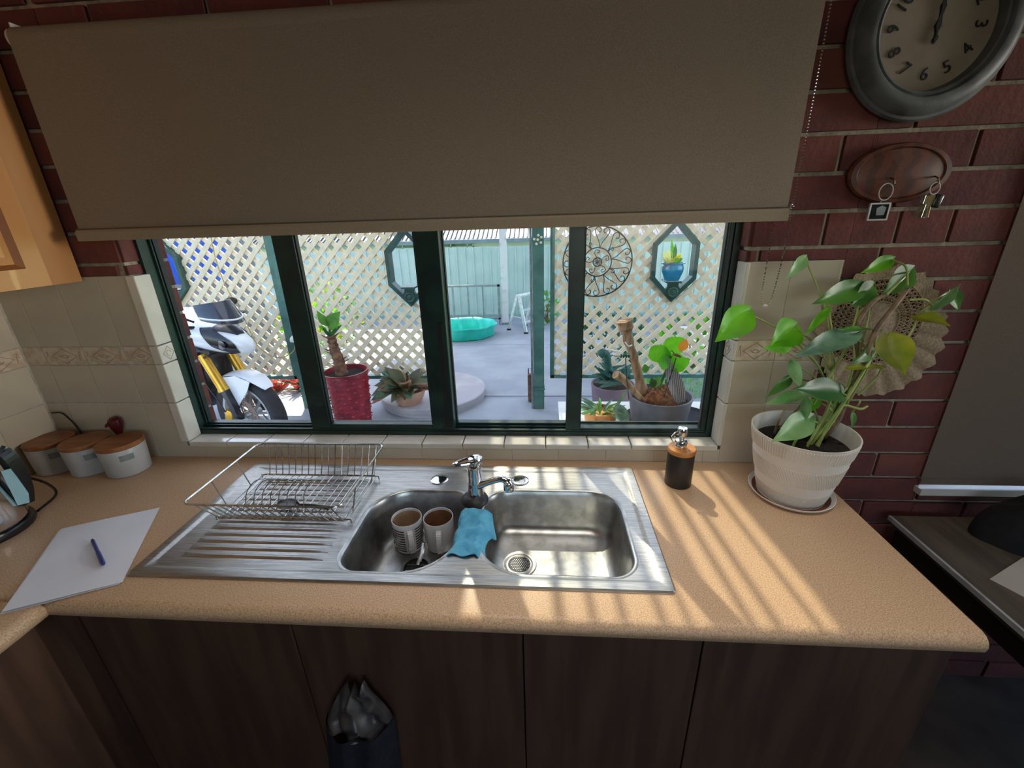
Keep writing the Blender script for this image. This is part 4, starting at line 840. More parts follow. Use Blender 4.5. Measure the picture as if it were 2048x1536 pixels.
# ---- bag hung on the cabinet
t = thing('hanging_bag', (-0.43, -0.60, 0.35), 'dark navy bag with crumpled pale plastic at its mouth hung on the cabinet front', 'bag')
rq = random.Random(11)
def crum(u, v):
    a = PI+PI*u; w_ = 0.078*(1-0.75*v**1.4); n = 0.010*math.sin(u*13+v*5)+0.006*math.sin(u*29+v*11)+0.005*math.sin(v*17+u*6)
    return Vector((-0.430+0.012*v+w_*math.cos(a), -0.574+(0.050*(1-0.6*v)+n)*math.sin(a), 0.545+0.12*v+0.015*math.sin(u*17)*v))
m = MB(); m.grid(crum, 40, 20); m.build('plastic_liner', K['plasbag'], t, ang=30, recalc=False)
m = MB(); m.grid(lambda u, v: Vector((-0.430-0.02*(1-v)+(0.092-0.012*v)*math.cos(PI+PI*u), -0.572+(0.062+0.006*math.sin(u*20))*math.sin(PI+PI*u), 0.33+0.225*v)), 30, 8); m.build('body', K['navy'], t, ang=60, recalc=False)

# ================================================================ THE PATIO OUTSIDE
G = -0.10; YL = 2.66
t = thing('patio_slab', (0, 3, G), kind='structure')
for x0, x1, y0, y1 in ((-7, -0.98, 0.17, 2.935), (-0.97, 3.6, 0.17, 2.87), (-7, 1.06, 2.885, 4.9), (-7, 1.06, 4.91, 6.9)):
    if y0 > 2: x1 = min(x1, 1.06)
    yy0 = y0 if (x0 > -2 or y0 < 1 or y0 > 3) else 2.945
    MB().bx(x0, x1, yy0, y1, G-0.12, G).build('concrete_slab', K['concrete'], t, smooth=False)
m = MB(); m.bx(-7, 3.6, 0.17, 6.9, G-0.2, G-0.006); m.build('slab_base', K['gutter'], t, smooth=False)
o = MB().bx(1.07, 7, 2.89, 6.9, G-0.12, G-0.02).build('lawn', K['lawn'], None, (3, 4, G), smooth=False); tag(o, kind='structure')
rg = random.Random(9); m = MB()
for i in range(11000):
    x = 1.08+rg.random()**1.8*3.2; y = 2.9+rg.random()**1.4*2.0; a = rg.uniform(0, 2*PI); h = rg.uniform(0.03, 0.075); d = Vector((math.cos(a), math.sin(a), 0))
    p = Vector((x, y, G-0.022)); s_ = Vector((-d.y, d.x, 0))*0.004; q = p+d*h*0.7+Vector((0, 0, h))
    m.add([p-s_, p+s_, q], [(0, 1, 2)])
o = m.build('lawn_grass', K['grass'], None, (1.9, 3.8, G), smooth=False, recalc=False); tag(o, 'green grass seen under the right lattice screen', 'grass', kind='stuff')
o = MB().bx(-40, 40, 6.95, 60, -1.5, -1.3).build('neighbour_ground', K['lawn'], None, (0, 20, -1.3), smooth=False); tag(o, kind='structure')
# unseen patio roof; its clear opening is placed to sun the worktop
t = thing('patio_roof', (0, 3.2, 2.5), kind='structure'); OX0, OX1, OY0, OY1 = -0.66, 0.06, 0.30, 3.05
m = MB(); m.bx(-2.95, OX0, 0.17, 6.3, 2.5, 2.53); m.bx(OX1, 3.6, 0.17, 6.3, 2.5, 2.53); m.bx(OX0, OX1, 0.17, OY0, 2.5, 2.53); m.bx(OX0, OX1, OY1, 6.3, 2.5, 2.53)
m.build('roof_sheet', K['roofsheet'], t, smooth=False)
MB().bx(OX0, OX1, OY0, OY1, 2.515, 2.518).build('clear_sheet', K['clearsheet'], t, smooth=False)
rr = random.Random(21); x = OX0+0.03
while x < OX1+0.12:
    wdt = rr.choice((0.010, 0.014, 0.020, 0.026)); MB().bar((x+0.06, OY0, 2.50), (x-0.16, OY1, 2.50), 0.02, wdt, (1, 0, 0)).build('streak_slat', K['streak_slat'], t, smooth=False); x += wdt+rr.choice((0.034, 0.045, 0.06))  # unseen slats added to break the sun into streaks on the worktop
# lattice screens
HEXV = [(0, -0.345), (0.187, -0.150), (0.187, 0.145), (0, 0.34), (-0.187, 0.145), (-0.187, -0.150)]
def clip_hex(p, d, hc, s):
    """interval of the line p + t*d inside the hexagon"""
    lo, hi = -1e9, 1e9; P = [Vector((hc[0]+x*s, hc[1]+z*s)) for x, z in HEXV]
    for a, b in zip(P, P[1:]+P[:1]):
        e = b-a; n = Vector((-e.y, e.x)); num = n.dot(a-p); den = n.dot(d)
        if abs(den) < 1e-9:
            if num > 0: return None
            continue
        tt = num/den
        if den > 0: lo = max(lo, tt)
        else: hi = min(hi, tt)
    return (lo, hi) if lo < hi else None
def lattice(x0, x1, z0, z1, hexes, label, y=YL):
    t = thing('lattice_screen', ((x0+x1)/2, y, z0), label, 'lattice screen', 'lattice screens of the patio')
    pitch = 0.0885; R2 = math.sqrt(0.5)
    for s, yy in ((1, y-0.0065), (-1, y+0.0065)):
        d = Vector((R2, s*R2)); nrm = Vector((-s*R2, R2)); cs = [nrm.dot(Vector((a, b))) for a in (x0, x1) for b in (z0, z1)]
        k = math.ceil(min(cs)/pitch)
        while k*pitch < max(cs):
            p = nrm*(k*pitch); lo, hi = -1e9, 1e9
            for o_, a, b in ((0, x0, x1), (1, z0, z1)):
                t1, t2 = sorted(((a-p[o_])/d[o_], (b-p[o_])/d[o_])); lo, hi = max(lo, t1), min(hi, t2)
            k += 1
            if hi-lo < 0.03: continue
            segs = [(lo, hi)]
            for hc in hexes:
                iv = clip_hex(p, d, hc, 0.97)
                if iv: segs = [q for a, b in segs for q in ((a, min(b, iv[0])), (max(a, iv[1]), b)) if q[1]-q[0] > 0.02]
            for a, b in segs:
                A, B = p+d*a, p+d*b; MB().bar((A.x, yy, A.y), (B.x, yy, B.y), 0.041, 0.0115).build('slat', K['lattice'], t, smooth=False)
    for nm, b in (('bottom_rail', (x0-0.02, x1+0.02, z0-0.028, z0+0.004)), ('top_rail', (x0-0.02, x1+0.02, z1-0.004, z1+0.03)), ('side_rail', (x0-0.03, x0+0.008, z0-0.028, z1+0.03)), ('side_rail', (x1-0.008, x1+0.03, z0-0.028, z1+0.03))):
        MB().bx(b[0], b[1], y-0.024, y+0.024, b[2], b[3]).build(nm, K['postgreen'], t, smooth=False)
    for hc in hexes:
        m = MB(); P = [Vector((hc[0]+x, 0, hc[1]+z)) for x, z in HEXV]; Q = [Vector((hc[0]+x*0.83, 0, hc[1]+z*0.86)) for x, z in HEXV]
        for i in range(6):
            j = (i+1) % 6; vs = [P[i], P[j], Q[j], Q[i]]; b = len(m.v)
            m.prism([Vector((v.x, y-0.055, v.z)) for v in vs], (0, 0.11, 0))
        h = m.build('hexagon_frame', K['hexgreen'], t, smooth=False)
        MB().prism([Vector((hc[0]+a, y-0.062, hc[1]+c)) for a, c in ((-0.075, -0.255), (0, -0.33), (0.075, -0.255), (0.045, -0.205), (0.045, -0.165), (-0.045, -0.165), (-0.045, -0.205))], (0, 0.03, 0)).build('bracket', K['hexgreen'], h, smooth=False)
        m = MB(); m.lathe([(0.05, 0.0), (0.05, 0.012), (0.038, 0.018), (0.028, 0.012), (0.022, 0.014), (0.0, 0.018)], (hc[0], y-0.062, hc[1]-0.258), 8, RX90, cap=False); m.build('rosette', K['hexgreen'], h)
        MB().bx(hc[0]-0.06, hc[0]+0.06, y-0.10, y+0.10, hc[1]-0.178, hc[1]-0.163).build('pot_shelf', K['hexgreen'], h, smooth=False)
lattice(0.09, 1.66, 0.235, 2.2, [(1.105, 1.262)], 'cream lattice screen at right holding the turquoise pot in its hexagon')
lattice(-2.25, -1.02, 0.235, 2.2, [(-1.195, 1.258)], 'cream lattice screen behind the dark red pot')
lattice(-4.4, -2.46, 0.235, 2.2, [(-3.49, 1.262)], 'cream sunlit lattice screen behind the motorbike')
def post(cx, cy, label, w_=0.10):
    t = thing('patio_post', (cx, cy, G), label, 'post', 'green posts of the patio')
    MB().bx(cx-w_/2, cx+w_/2, cy-0.05, cy+0.05, G, 2.5).build('shaft', K['postgreen'], t, smooth=False)
    m = MB(); m.bx(cx-w_/2-0.008, cx+w_/2+0.008, cy-0.058, cy+0.058, G+0.20, G+0.215); m.bx(cx-w_/2-0.006, cx+w_/2+0.006, cy-0.056, cy+0.056, G+0.13, G+0.14); m.build('collar', K['postgreen'], t, smooth=False); return t
p1 = post(-0.045, 2.66, 'green timber post between the gate gap and the right lattice screen')
for a, b in ((0, 0), (0.030, 0.018), (0.026, -0.024), (-0.012, -0.034), (-0.030, 0.004), (0.004, 0.034)):
    MB().sph((-0.046+a, 2.608, 1.462+b), (0.011, 0.004, 0.011), 10, 6).build('fretwork_light_dot', K['lattice'], p1)  # cream dots painted in for daylight seen through fretwork holes
p2 = post(-2.355, 2.66, 'green timber post between the sunlit lattice and the red pot', 0.12)
MB().bx(-0.118, -0.100, 2.62, 2.70, G, 2.3).build('gate_stop', K['greysteel'], p1, smooth=False)
# wire wall art
ac = Vector((0.458, YL-0.045, 1.268)); t = thing('scroll_wall_art', tuple(ac), 'round black iron scrollwork hanging on the right lattice screen', 'wall art')
def ap(r, a): return ac+Vector((r*math.cos(a), 0, r*math.sin(a)))
MB().tube([ap(0.290, 2*PI*i/64) for i in range(64)], 0.0055, 6, closed=True).build('outer_ring', K['iron'], t)
MB().tube([ap(0.118, 2*PI*i/40) for i in range(40)], 0.0050, 6, closed=True).build('inner_ring', K['iron'], t)
m = MB(); m.tube([ap(0.036, 2*PI*i/20) for i in range(20)], 0.005, 5, closed=True); m.sph(tuple(ac), (0.012, 0.008, 0.012), 8, 6)
for i in range(6): m.tube([ap(0.022+0.010*math.cos(a), PI/3*i+0.35*math.sin(a)) for a in [2*PI*k/10 for k in range(10)]], 0.003, 4, closed=True)
m.build('centre_flower', K['iron'], t)
for i in range(10):
    a = 2*PI*i/10+0.18
    for s in (-1, 1):
        P = [ap(0.118, a), ap(0.165, a+s*0.09), ap(0.215, a+s*0.20), ap(0.262, a+s*0.235), ap(0.283, a+s*0.13), ap(0.262, a+s*0.045), ap(0.240, a+s*0.075), ap(0.245, a+s*0.125)]
        MB().tube(arc_pts(P, 4), 0.0036, 5).build('scroll', K['iron'], t)
for i in range(5):
    a = 2*PI*i/5+0.4; P = [ap(0.036, a), ap(0.070, a+0.25), ap(0.100, a+0.1), ap(0.094, a-0.25), ap(0.075, a-0.2), ap(0.080, a)]
    MB().tube(arc_pts(P, 4), 0.0034, 5).build('scroll', K['iron'], t)
    P = [ap(0.118, a+0.3), ap(0.150, a+0.42), ap(0.172, a+0.33), ap(0.160, a+0.24), ap(0.146, a+0.28)]
    MB().tube(arc_pts(P, 4), 0.0034, 5).build('scroll', K['iron'], t)
# turquoise pot in the right hexagon
bc = (1.098, YL-0.02); zb = 1.101; t = thing('flower_pot', (bc[0], bc[1], zb), 'turquoise glazed pot with yellow flowers in the right lattice hexagon', 'potted plant')
MB().lathe([(0.0, zb), (0.060, zb), (0.064, zb+0.012), (0.088, zb+0.075), (0.090, zb+0.105), (0.082, zb+0.128), (0.080, zb+0.135), (0.096, zb+0.140), (0.098, zb+0.148), (0.090, zb+0.148), (0.078, zb+0.120), (0.0, zb+0.12)], (bc[0], bc[1], 0), 40, cap=False).build('pot', K['bluepot'], t)
MB().lathe([(0.0, zb-0.013), (0.05, zb-0.013), (0.075, zb-0.004), (0.075, zb), (0.0, zb)], (bc[0], bc[1], 0), 30, cap=False).build('drip_dish', K['whitepost'], t)
rf = random.Random(4)
for i in range(16):
    a = rf.uniform(0, 2*PI); r = rf.uniform(0.01, 0.05); b = Vector((bc[0]-0.02+r*math.cos(a), bc[1]+r*math.sin(a), zb+0.135+rf.uniform(0, 0.03)))
    tp = b+Vector((math.cos(a)*0.045, math.sin(a)*0.03-0.01, rf.uniform(0.02, 0.06))); m = MB(); leaf(m, b, tp, 0.035, (0, -1, 0.4), OVAL, 0.2, 0.1)
    m.build('petal', K['flower' if i % 4 else 'leafbright'], t, ang=80, recalc=False)
for (dx, dz, tx, tz, k, wq) in ((-0.03, 0.14, -0.10, 0.245, 'flowerpale', 0.05), (-0.02, 0.15, -0.06, 0.26, 'flowerpale', 0.05), (-0.01, 0.15, -0.035, 0.335, 'leafbright', 0.03), (0.0, 0.15, 0.0, 0.30, 'leafmid', 0.034), (0.02, 0.15, 0.05, 0.225, 'flowerpale', 0.04)):
    m = MB(); leaf(m, (bc[0]+dx, bc[1]-0.01, zb+dz), (bc[0]+tx, bc[1]-0.02, zb+tz), wq, (0, -1, 0.3), OVAL, 0.15, 0.05); m.build('leaf', K[k], t, ang=80, recalc=False)
MB().tube(arc_pts([(bc[0]-0.01, bc[1]-0.05, zb+0.145), (bc[0]-0.05, bc[1]-0.09, zb+0.148), (bc[0]-0.10, bc[1]-0.10, zb+0.115)], 5), 0.006, 6).build('dead_stem', K['trunk'], t)
# ---- fence, post, gate, neighbour
t = thing('boundary_fence', (-1, 6.98, G), 'pale aqua ribbed steel fence at the back of the yard', 'fence')
for i in range(17):
    x0 = -7.2+0.78*i; pr = []
    for k in range(5):
        a = x0+0.156*k; pr += [(a, 6.98), (a+0.122, 6.98), (a+0.130, 6.955), (a+0.148, 6.955)]
    pr.append((x0+0.78, 6.98)); zt = 1.175-0.012*(i-8)*0
    m = MB(); n = len(pr); m.v = [Vector((x, y, z)) for z in (G-0.05, zt) for x, y in pr]; m.f = [(k, k+1, n+k+1, n+k) for k in range(n-1)]; m.build('fence_sheet', K['fence'], t, smooth=False, recalc=False)
MB().bx(-7.2, 6.1, 6.95, 7.0, G-0.05, G+0.03).build('bottom_rail', K['fencerail'], t, smooth=False)
t = thing('yard_post', (-0.67, 6.27, G), 'weathered white post beside the grey gate in front of the fence', 'post')
MB().bx(-0.725, -0.615, 6.22, 6.33, G, 2.5).build('shaft', K['whitepost'], t, smooth=False)
MB().bx(-0.733, -0.607, 6.21, 6.34, G, G+0.03).build('foot', K['greysteel'], t, smooth=False)
t = thing('yard_gate', (-1.25, 6.2, G), 'low grey metal gate frame in front of the aqua fence', 'gate')
gz = (0.0, 0.60)
for b in ((-1.80, -0.745, gz[1]-0.035, gz[1]), (-1.80, -0.745, gz[0], gz[0]+0.03), (-0.785, -0.745, gz[0], gz[1]), (-1.80, -1.765, gz[0], gz[1])):
    MB().bx(b[0], b[1], 6.185, 6.215, b[2], b[3]).build('frame_bar', K['greysteel'], t, smooth=False)
for x in (-1.56, -1.30, -1.04): MB().bx(x-0.012, x+0.012, 6.19, 6.21, gz[0]+0.03, gz[1]-0.035).build('upright', K['greysteel'], t, smooth=False)
for x in (-1.78, -0.765): MB().bx(x-0.015, x+0.015, 6.185, 6.215, G, gz[0]).build('foot', K['greysteel'], t, smooth=False)
t = thing('neighbour_house', (-1, 12.5, -1.3), 'pale lilac neighbouring house with grey iron roof above the fence', 'house')
MB().bx(-9, 7, 12.0, 18, -1.3, 1.09).build('wall', K['housewall'], t, smooth=False)
pr = []
for k in range(130): a = -9.4+0.13*k; pr += [(a, 0), (a+0.080, 0), (a+0.09, 0.05), (a+0.118, 0.05)]
n = len(pr); m = MB(); m.v = [Vector((x, y, z+h)) for y, z in ((11.6, 1.12), (16, 3.0)) for x, h in pr]; m.f = [(k, k+1, n+k+1, n+k) for k in range(n-1)]; m.build('roof', K['houseroof'], t, smooth=False, recalc=False)
MB().bx(-9.4, 7.4, 11.5, 11.6, 1.03, 1.13).build('gutter', K['gutter'], t, smooth=False)
wf = MB(); wf.bx(-4.6, -2.05, 11.96, 12.0, 0.90, 0.925); wf.bx(-4.6, -2.05, 11.96, 12.0, 1.0, 1.025)
for x in (-4.6, -4.2, -3.8, -3.4, -3.0, -2.75, -2.25, -2.08): wf.bx(x, x+0.03, 11.96, 12.0, 0.90, 1.025)
wf = wf.build('window', K['whitepost'], t, smooth=False); MB().bx(-4.6, -2.05, 11.98, 12.0, 0.90, 1.025).build('pane', K['darkglass'], wf, smooth=False)
# unseen tree shape beyond the fence, added only to shade the yard
t = thing('sun_blocker_tree', (-2.95, 10.6, -1.3), 'unseen tree added beyond the fence to shade the yard', 'tree')
MB().tube(arc_pts([(-2.95, 10.6, -1.3), (-2.95, 10.6, 2.2), (-2.6, 10.8, 4.2), (-2.0, 11, 5.8)], 6), [0.10]*8+[0.09]*11, 10).build('trunk', K['trunk'], t)
m = MB(); rt_ = random.Random(8)
for i in range(46):
    u = Vector((rt_.gauss(0, 1), rt_.gauss(0, 1), rt_.gauss(0, 1))).normalized()*rt_.random()**0.4
    c = Vector((-1.95+1.7*u.x, 11.1+2.3*u.y, 6.9+1.4*u.z)); m.sph(c, (rt_.uniform(.5, .8),)*3, 8, 6)
o = m.build('crown', K['treecrown'], t); o['kind'] = 'stuff'
# ---- kiddie pool
pc_ = Vector((-1.25, 5.48, G)); t = thing('paddling_pool', tuple(pc_), 'teal plastic scalloped paddling pool on the patio by the fence', 'paddling pool')
NA = 96
def pr_(a, r): return r*(1+0.10*abs(math.cos(a*4+0.4))**0.6-0.06)
m = MB(); prof_ = [(0.40, 0.004), (0.435, 0.03), (0.445, 0.17), (0.452, 0.188), (0.490, 0.196), (0.492, 0.186), (0.487, 0.182)]
inn = [(0.0, 0.012), (0.36, 0.014), (0.405, 0.03), (0.425, 0.16), (0.452, 0.196), (0.49, 0.200)]
def scal(pf):
    m = MB()
    for r, z in pf:
        for j in range(NA):
            a = 2*PI*j/NA; q = pr_(a, r) if r > 0.01 else 0.0; m.v.append(pc_+Vector((q*math.cos(a)*1.02, q*math.sin(a)*0.93, z)))
    for i in range(len(pf)-1):
        for j in range(NA): m.f.append((i*NA+j, i*NA+(j+1) % NA, (i+1)*NA+(j+1) % NA, (i+1)*NA+j))
    return m
scal(prof_).build('outer_wall', K['poolteal'], t, ang=60, recalc=False); scal(inn).build('basin', K['poolteal'], t, ang=60, recalc=False)
scal([(0.13, 0.016), (0.14, 0.022), (0.15, 0.016)]).build('floor_mould', K['poolteal'], t, ang=60, recalc=False)
# ---- step ladder
lt = Vector((-0.405, 5.70, 0.47)); t = thing('step_ladder', (-0.4, 5.75, G), 'small white aluminium step ladder standing on the patio', 'step ladder')
fl = [Vector((-0.576, 5.81, G)), Vector((-0.282, 5.56, G))]; off = Vector((0.26, 0.30, 0))
for i, f in enumerate(fl):
    for o_, nm in ((Vector((0, 0, 0)), 'rail'), (off, 'rail')):
        tp = lt+o_+(Vector((-0.02, 0.017, 0)) if i == 0 else Vector((0.02, -0.017, 0)))
        MB().bar(f+o_+Vector((0, 0, 0.02)), tp, 0.050 if i == 0 else 0.055, 0.022, off).build(nm, K['alu'], t, smooth=False)
        piece('foot', tuple(f+o_+Vector((0, 0, 0.012))), (0.07, 0.05, 0.024), K['rubber'], t, 0.003)
for k in (0.30, 0.62):
    a = fl[1].lerp(lt, k); MB().bar(a, a+off, 0.07, 0.02, (0, 0, 1)).build('step', K['alu'], t, smooth=False)
MB().bar(lt+Vector((0, 0, 0.012)), lt+off+Vector((0, 0, 0.012)), 0.12, 0.024, (0, 0, 1)).build('top_cap', K['alu'], t, smooth=False)
MB().bar(fl[0].lerp(lt, 0.42), fl[1].lerp(lt, 0.42), 0.02, 0.012, off).build('spreader', K['alu'], t, smooth=False)
t = thing('umbrella_stand', (-0.13, 2.80, G), 'brown upright case half hidden behind the green post', 'case')
MB().cbox((-0.128, 2.80, G+0.15), (0.06, 0.06, 0.29), None, 0.012).build('body', K['trunk'], t); MB().tube([(-0.15, 2.80, G+0.29), (-0.15, 2.80, G+0.35), (-0.12, 2.80, G+0.35), (-0.12, 2.80, G+0.29)], 0.006, 6).build('handle', K['trunk'], t)
# ---- red pot with a bare stemmed plant
rc = (-1.722, 2.22); t = thing('tall_pot_plant', (rc[0], rc[1], G), 'thick brown stemmed plant in a tall dark red glazed pot', 'potted plant')
pf = [(0.0, G+0.001), (0.140, G+0.001)]
for i in range(12): z = G+0.01+0.0435*i; r = 0.146+0.0028*i; pf += [(r+0.004, z+0.008), (r+0.0065, z+0.022), (r+0.0035, z+0.038)]
pf += [(0.190, 0.432), (0.192, 0.442), (0.178, 0.442), (0.172, 0.40), (0.0, 0.40)]
MB().lathe(pf, (rc[0], rc[1], 0), 48, cap=False).build('pot', K['redpot'], t)
m = MB()
for i in range(12):
    for j in range(22):
        if j % 2 == i % 2: continue
        a = 2*PI*j/22; r = 0.152+0.0028*i; z = G+0.032+0.0435*i; m.sph((rc[0]+r*math.cos(a), rc[1]+r*math.sin(a), z), (0.012, 0.012, 0.009), 6, 4)
o = m.build('relief_bumps', K['redpot'], t); o['kind'] = 'stuff'
MB().lathe([(0.172, 0.402), (0.0, 0.408)], (rc[0], rc[1], 0), 32, cap=False).build('soil', K['soil'], t)
st = arc_pts([(-1.759,2.220,0.408), (-1.755,2.200,0.534), (-1.772,2.190,0.657), (-1.774,2.180,0.760)], 8); MB().tube(st, [0.052-0.019*i/len(st)+0.004*math.sin(i*1.9) for i in range(len(st))], 12).build('stem', K['trunk'], t)
rl = random.Random(3)
for i in range(22):
    p = st[3+i % (len(st)-4)]; a = rl.uniform(0, 2*PI); d = Vector((math.cos(a), math.sin(a)*0.6, 0.35)); m = MB(); leaf(m, p+d*0.02, p+d*rl.uniform(0.085, 0.12), 0.024, (0, 0, 1), STRAP, 0.3, -0.2); m.build('leaf_scar', K['trunk'], t, ang=80, recalc=False)
for b, tp, wq, k, pf_ in (((-1.774,2.180,0.833), (-1.630,2.100,0.977), .125, 'leafmid', HEART), ((-1.777,2.170,0.856), (-1.825,2.120,0.983), .075, 'leafmid', HEART), ((-1.783,2.180,0.760), (-1.642,2.120,0.866), .030, 'leafdark', STRAP), ((-1.783,2.180,0.760), (-1.802,2.120,0.847), .030, 'leafdark', STRAP), ((-1.779,2.180,0.760), (-1.783,2.200,0.858), .02, 'leafdark', STRAP), ((-1.808,2.180,0.812), (-1.840,2.140,0.856), .04, 'leafbright', OVAL)):
    m = MB(); leaf(m, b, tp, wq, (0.1, -1, 0.2), pf_, 0.12, 0.05, 0.1); m.build('leaf', K[k], t, ang=80, recalc=False)
# ---- stone plinth with the terracotta pot
sc_ = (-1.15, 2.92); t = thing('stone_plinth', (sc_[0], sc_[1], G), 'round low stone plinth under the terracotta pot', 'plinth')
MB().lathe([(0.0, G+0.001), (0.53, G+0.001), (0.53, G+0.035), (0.54, G+0.04), (0.54, G+0.085), (0.53, G+0.092), (0.0, G+0.092)], (sc_[0], sc_[1], 0), 64, cap=False).build('slab', K['stone'], t)
tc_ = (-1.300, 2.555); z0 = G+0.093; t = thing('bromeliad_pot', (tc_[0], tc_[1], z0), 'pale terracotta pot of drooping olive leaves on the round plinth', 'potted plant')
MB().lathe([(0.0, z0), (0.105, z0), (0.128, z0+0.03), (0.160, z0+0.115), (0.163, z0+0.14), (0.150, z0+0.14), (0.145, z0+0.12), (0.0, z0+0.12)], (tc_[0], tc_[1], 0), 40, cap=False).build('pot', K['terracotta'], t)
rl = random.Random(12)
for i in range(58):
    a = rl.uniform(0, 2*PI); el = rl.uniform(0.1, 1.25); b = Vector((tc_[0]+0.05*math.cos(a), tc_[1]+0.05*math.sin(a), z0+0.13+0.05*rl.random()))
    L_ = rl.uniform(0.22, 0.36); tp = b+Vector((math.cos(a)*math.cos(el), math.sin(a)*math.cos(el)*0.8, math.sin(el)*0.95-0.25))*L_
    m = MB(); leaf(m, b, tp, rl.uniform(0.09, 0.14), (0, -0.4, 1), OVAL, 0.25, rl.uniform(0.1, 0.45)); m.build('leaf', K[rl.choice(('leafbrown', 'leafbrown', 'leafbrown', 'leafgrey', 'leafpink'))], t, ang=80, recalc=False)
# ---- mauve pot with fern
fc = (0.605, 2.36); t = thing('mauve_pot_plant', (fc[0], fc[1], G), 'wide mauve pot with a blue green fern in front of the right lattice', 'potted plant')
MB().lathe([(0.0, G+0.001), (0.150, G+0.001), (0.155, G+0.02), (0.185, 0.23), (0.188, 0.262), (0.175, 0.262), (0.170, 0.235), (0.0, 0.235)], (fc[0], fc[1], 0), 44, cap=False).build('pot', K['purplepot'], t)
MB().lathe([(0.171, 0.237), (0.0, 0.245)], (fc[0], fc[1], 0), 32, cap=False).build('soil', K['soil'], t)
m = MB(); m.tube(arc_pts([(fc[0]-0.06, fc[1], 0.24), (fc[0]-0.055, fc[1]-0.02, 0.40), (fc[0]-0.065, fc[1]-0.03, 0.52), (fc[0]-0.10, fc[1]-0.05, 0.56), (fc[0]-0.135, fc[1]-0.06, 0.53)], 5), [0.02]*6+[0.03]*9+[0.035]*6, 10); m.build('furry_stem', K['fern'], t)
rl = random.Random(6)
for i in range(34):
    a = rl.uniform(-0.5, PI+0.5); a = -a; el = rl.uniform(0.15, 1.0); b = Vector((fc[0]+rl.uniform(-.05, .06), fc[1]+rl.uniform(-.05, .05), 0.245+rl.uniform(0, .10)))
    tp = b+Vector((math.cos(a)*math.cos(el), math.sin(a)*math.cos(el)*0.6, math.sin(el)))*rl.uniform(0.12, 0.22); m = MB(); leaf(m, b, tp, 0.05, (0, -0.6, 1), OVAL, 0.2, 0.35); m.build('frond', K['fern' if i % 4 else 'leafgrey'], t, ang=80, recalc=False)
# ---- white table with its pots
t = thing('garden_table', (0.62, 1.2, G), 'white topped garden table outside the right pane carrying two pots', 'table')
MB().bx(0.10, 1.22, 0.82, 1.565, 0.405, 0.430).build('tabletop', K['whitetable'], t, smooth=False)
for x in (0.15, 1.17):
    for y in (0.87, 1.51): MB().bx(x-0.02, x+0.02, y-0.02, y+0.02, G, 0.405).build('leg', K['greysteel'], t, smooth=False)
gp = (0.690, 1.20); t = thing('pot_tray', (0.78, gp[1], 0.43), 'dark blue round tray under the grey pot on the white table', 'tray')
MB().lathe([(0.0, 0.4305), (0.285, 0.4305), (0.30, 0.450), (0.296, 0.451), (0.28, 0.436), (0.0, 0.436)], (0.78, gp[1], 0), 48, cap=False).build('dish', K['navy'], t)
z0 = 0.4365; t = thing('grey_pot_plant', (gp[0], gp[1], z0), 'grey pot of driftwood and coir with a round leaved plant on the white table', 'potted plant')
MB().lathe([(0.0, z0), (0.150, z0), (0.156, z0+0.012), (0.178, z0+0.165), (0.184, z0+0.190), (0.184, z0+0.198), (0.174, z0+0.198), (0.168, z0+0.15), (0.0, z0+0.15)], (gp[0], gp[1], 0), 56, cap=False).build('pot', K['greypot'], t)
MB().lathe([(0.169, z0+0.152), (0.0, z0+0.158)], (gp[0], gp[1], 0), 32, cap=False).build('soil', K['soil'], t)
m = MB(); m.grid(lambda u, v: (gp[0]-0.005+(0.105*math.cos(v*PI/2))*math.cos(2*PI*u)*(1+0.08*math.sin(u*44)), gp[1]-0.02+(0.10*math.cos(v*PI/2))*math.sin(2*PI*u)*(1+0.08*math.sin(u*37)), z0+0.155+0.10*math.sin(v*PI/2)+0.006*math.sin(u*60+v*9)), 44, 10); m.build('coir_clump', K['fibre'], t, ang=60)
m = MB(); rl = random.Random(14)
for i in range(120):
    a = rl.uniform(0, 2*PI); e = rl.uniform(0.05, 1.3); d = Vector((math.cos(a)*math.cos(e), math.sin(a)*math.cos(e), math.sin(e))); c = Vector((gp[0]-0.005, gp[1]-0.02, z0+0.155)); m.tube([c+d*0.09, c+d*0.125+Vector((rl.uniform(-.02, .02), rl.uniform(-.02, .02), -0.01))], 0.0018, 4)
o = m.build('coir_strands', K['fibre'], t); o['kind'] = 'stuff'
A = arc_pts([(0.586,1.200,0.646), (0.545,1.190,0.776), (0.516,1.180,0.870), (0.482,1.180,0.959), (0.463,1.180,1.032), (0.449,1.180,1.086)], 5); MB().tube(A, [0.032-0.008*math.sin(i*0.16)+0.003*math.sin(i*1.3)+(0.008 if i > len(A)-6 else 0) for i in range(len(A))], 12).build('driftwood_upright', K['drift'], t)
A = arc_pts([(0.570,1.120,0.632), (0.495,1.100,0.717), (0.440,1.080,0.779), (0.397,1.060,0.811)], 5); MB().tube(A, [0.014+0.012*i/len(A) for i in range(len(A))], 10).build('driftwood_branch', K['drift'], t)
MB().tube(arc_pts([(0.452,1.140,0.974), (0.470,1.130,0.953), (0.493,1.150,0.953)], 5), 0.004, 6).build('white_tie', K['whiteplas'], t)
MB().tube(arc_pts([(0.670,1.160,0.662), (0.676,1.160,0.724), (0.703,1.160,0.816), (0.716,1.160,0.884)], 5), 0.008, 7).build('green_stalk', K['leafmid'], t)
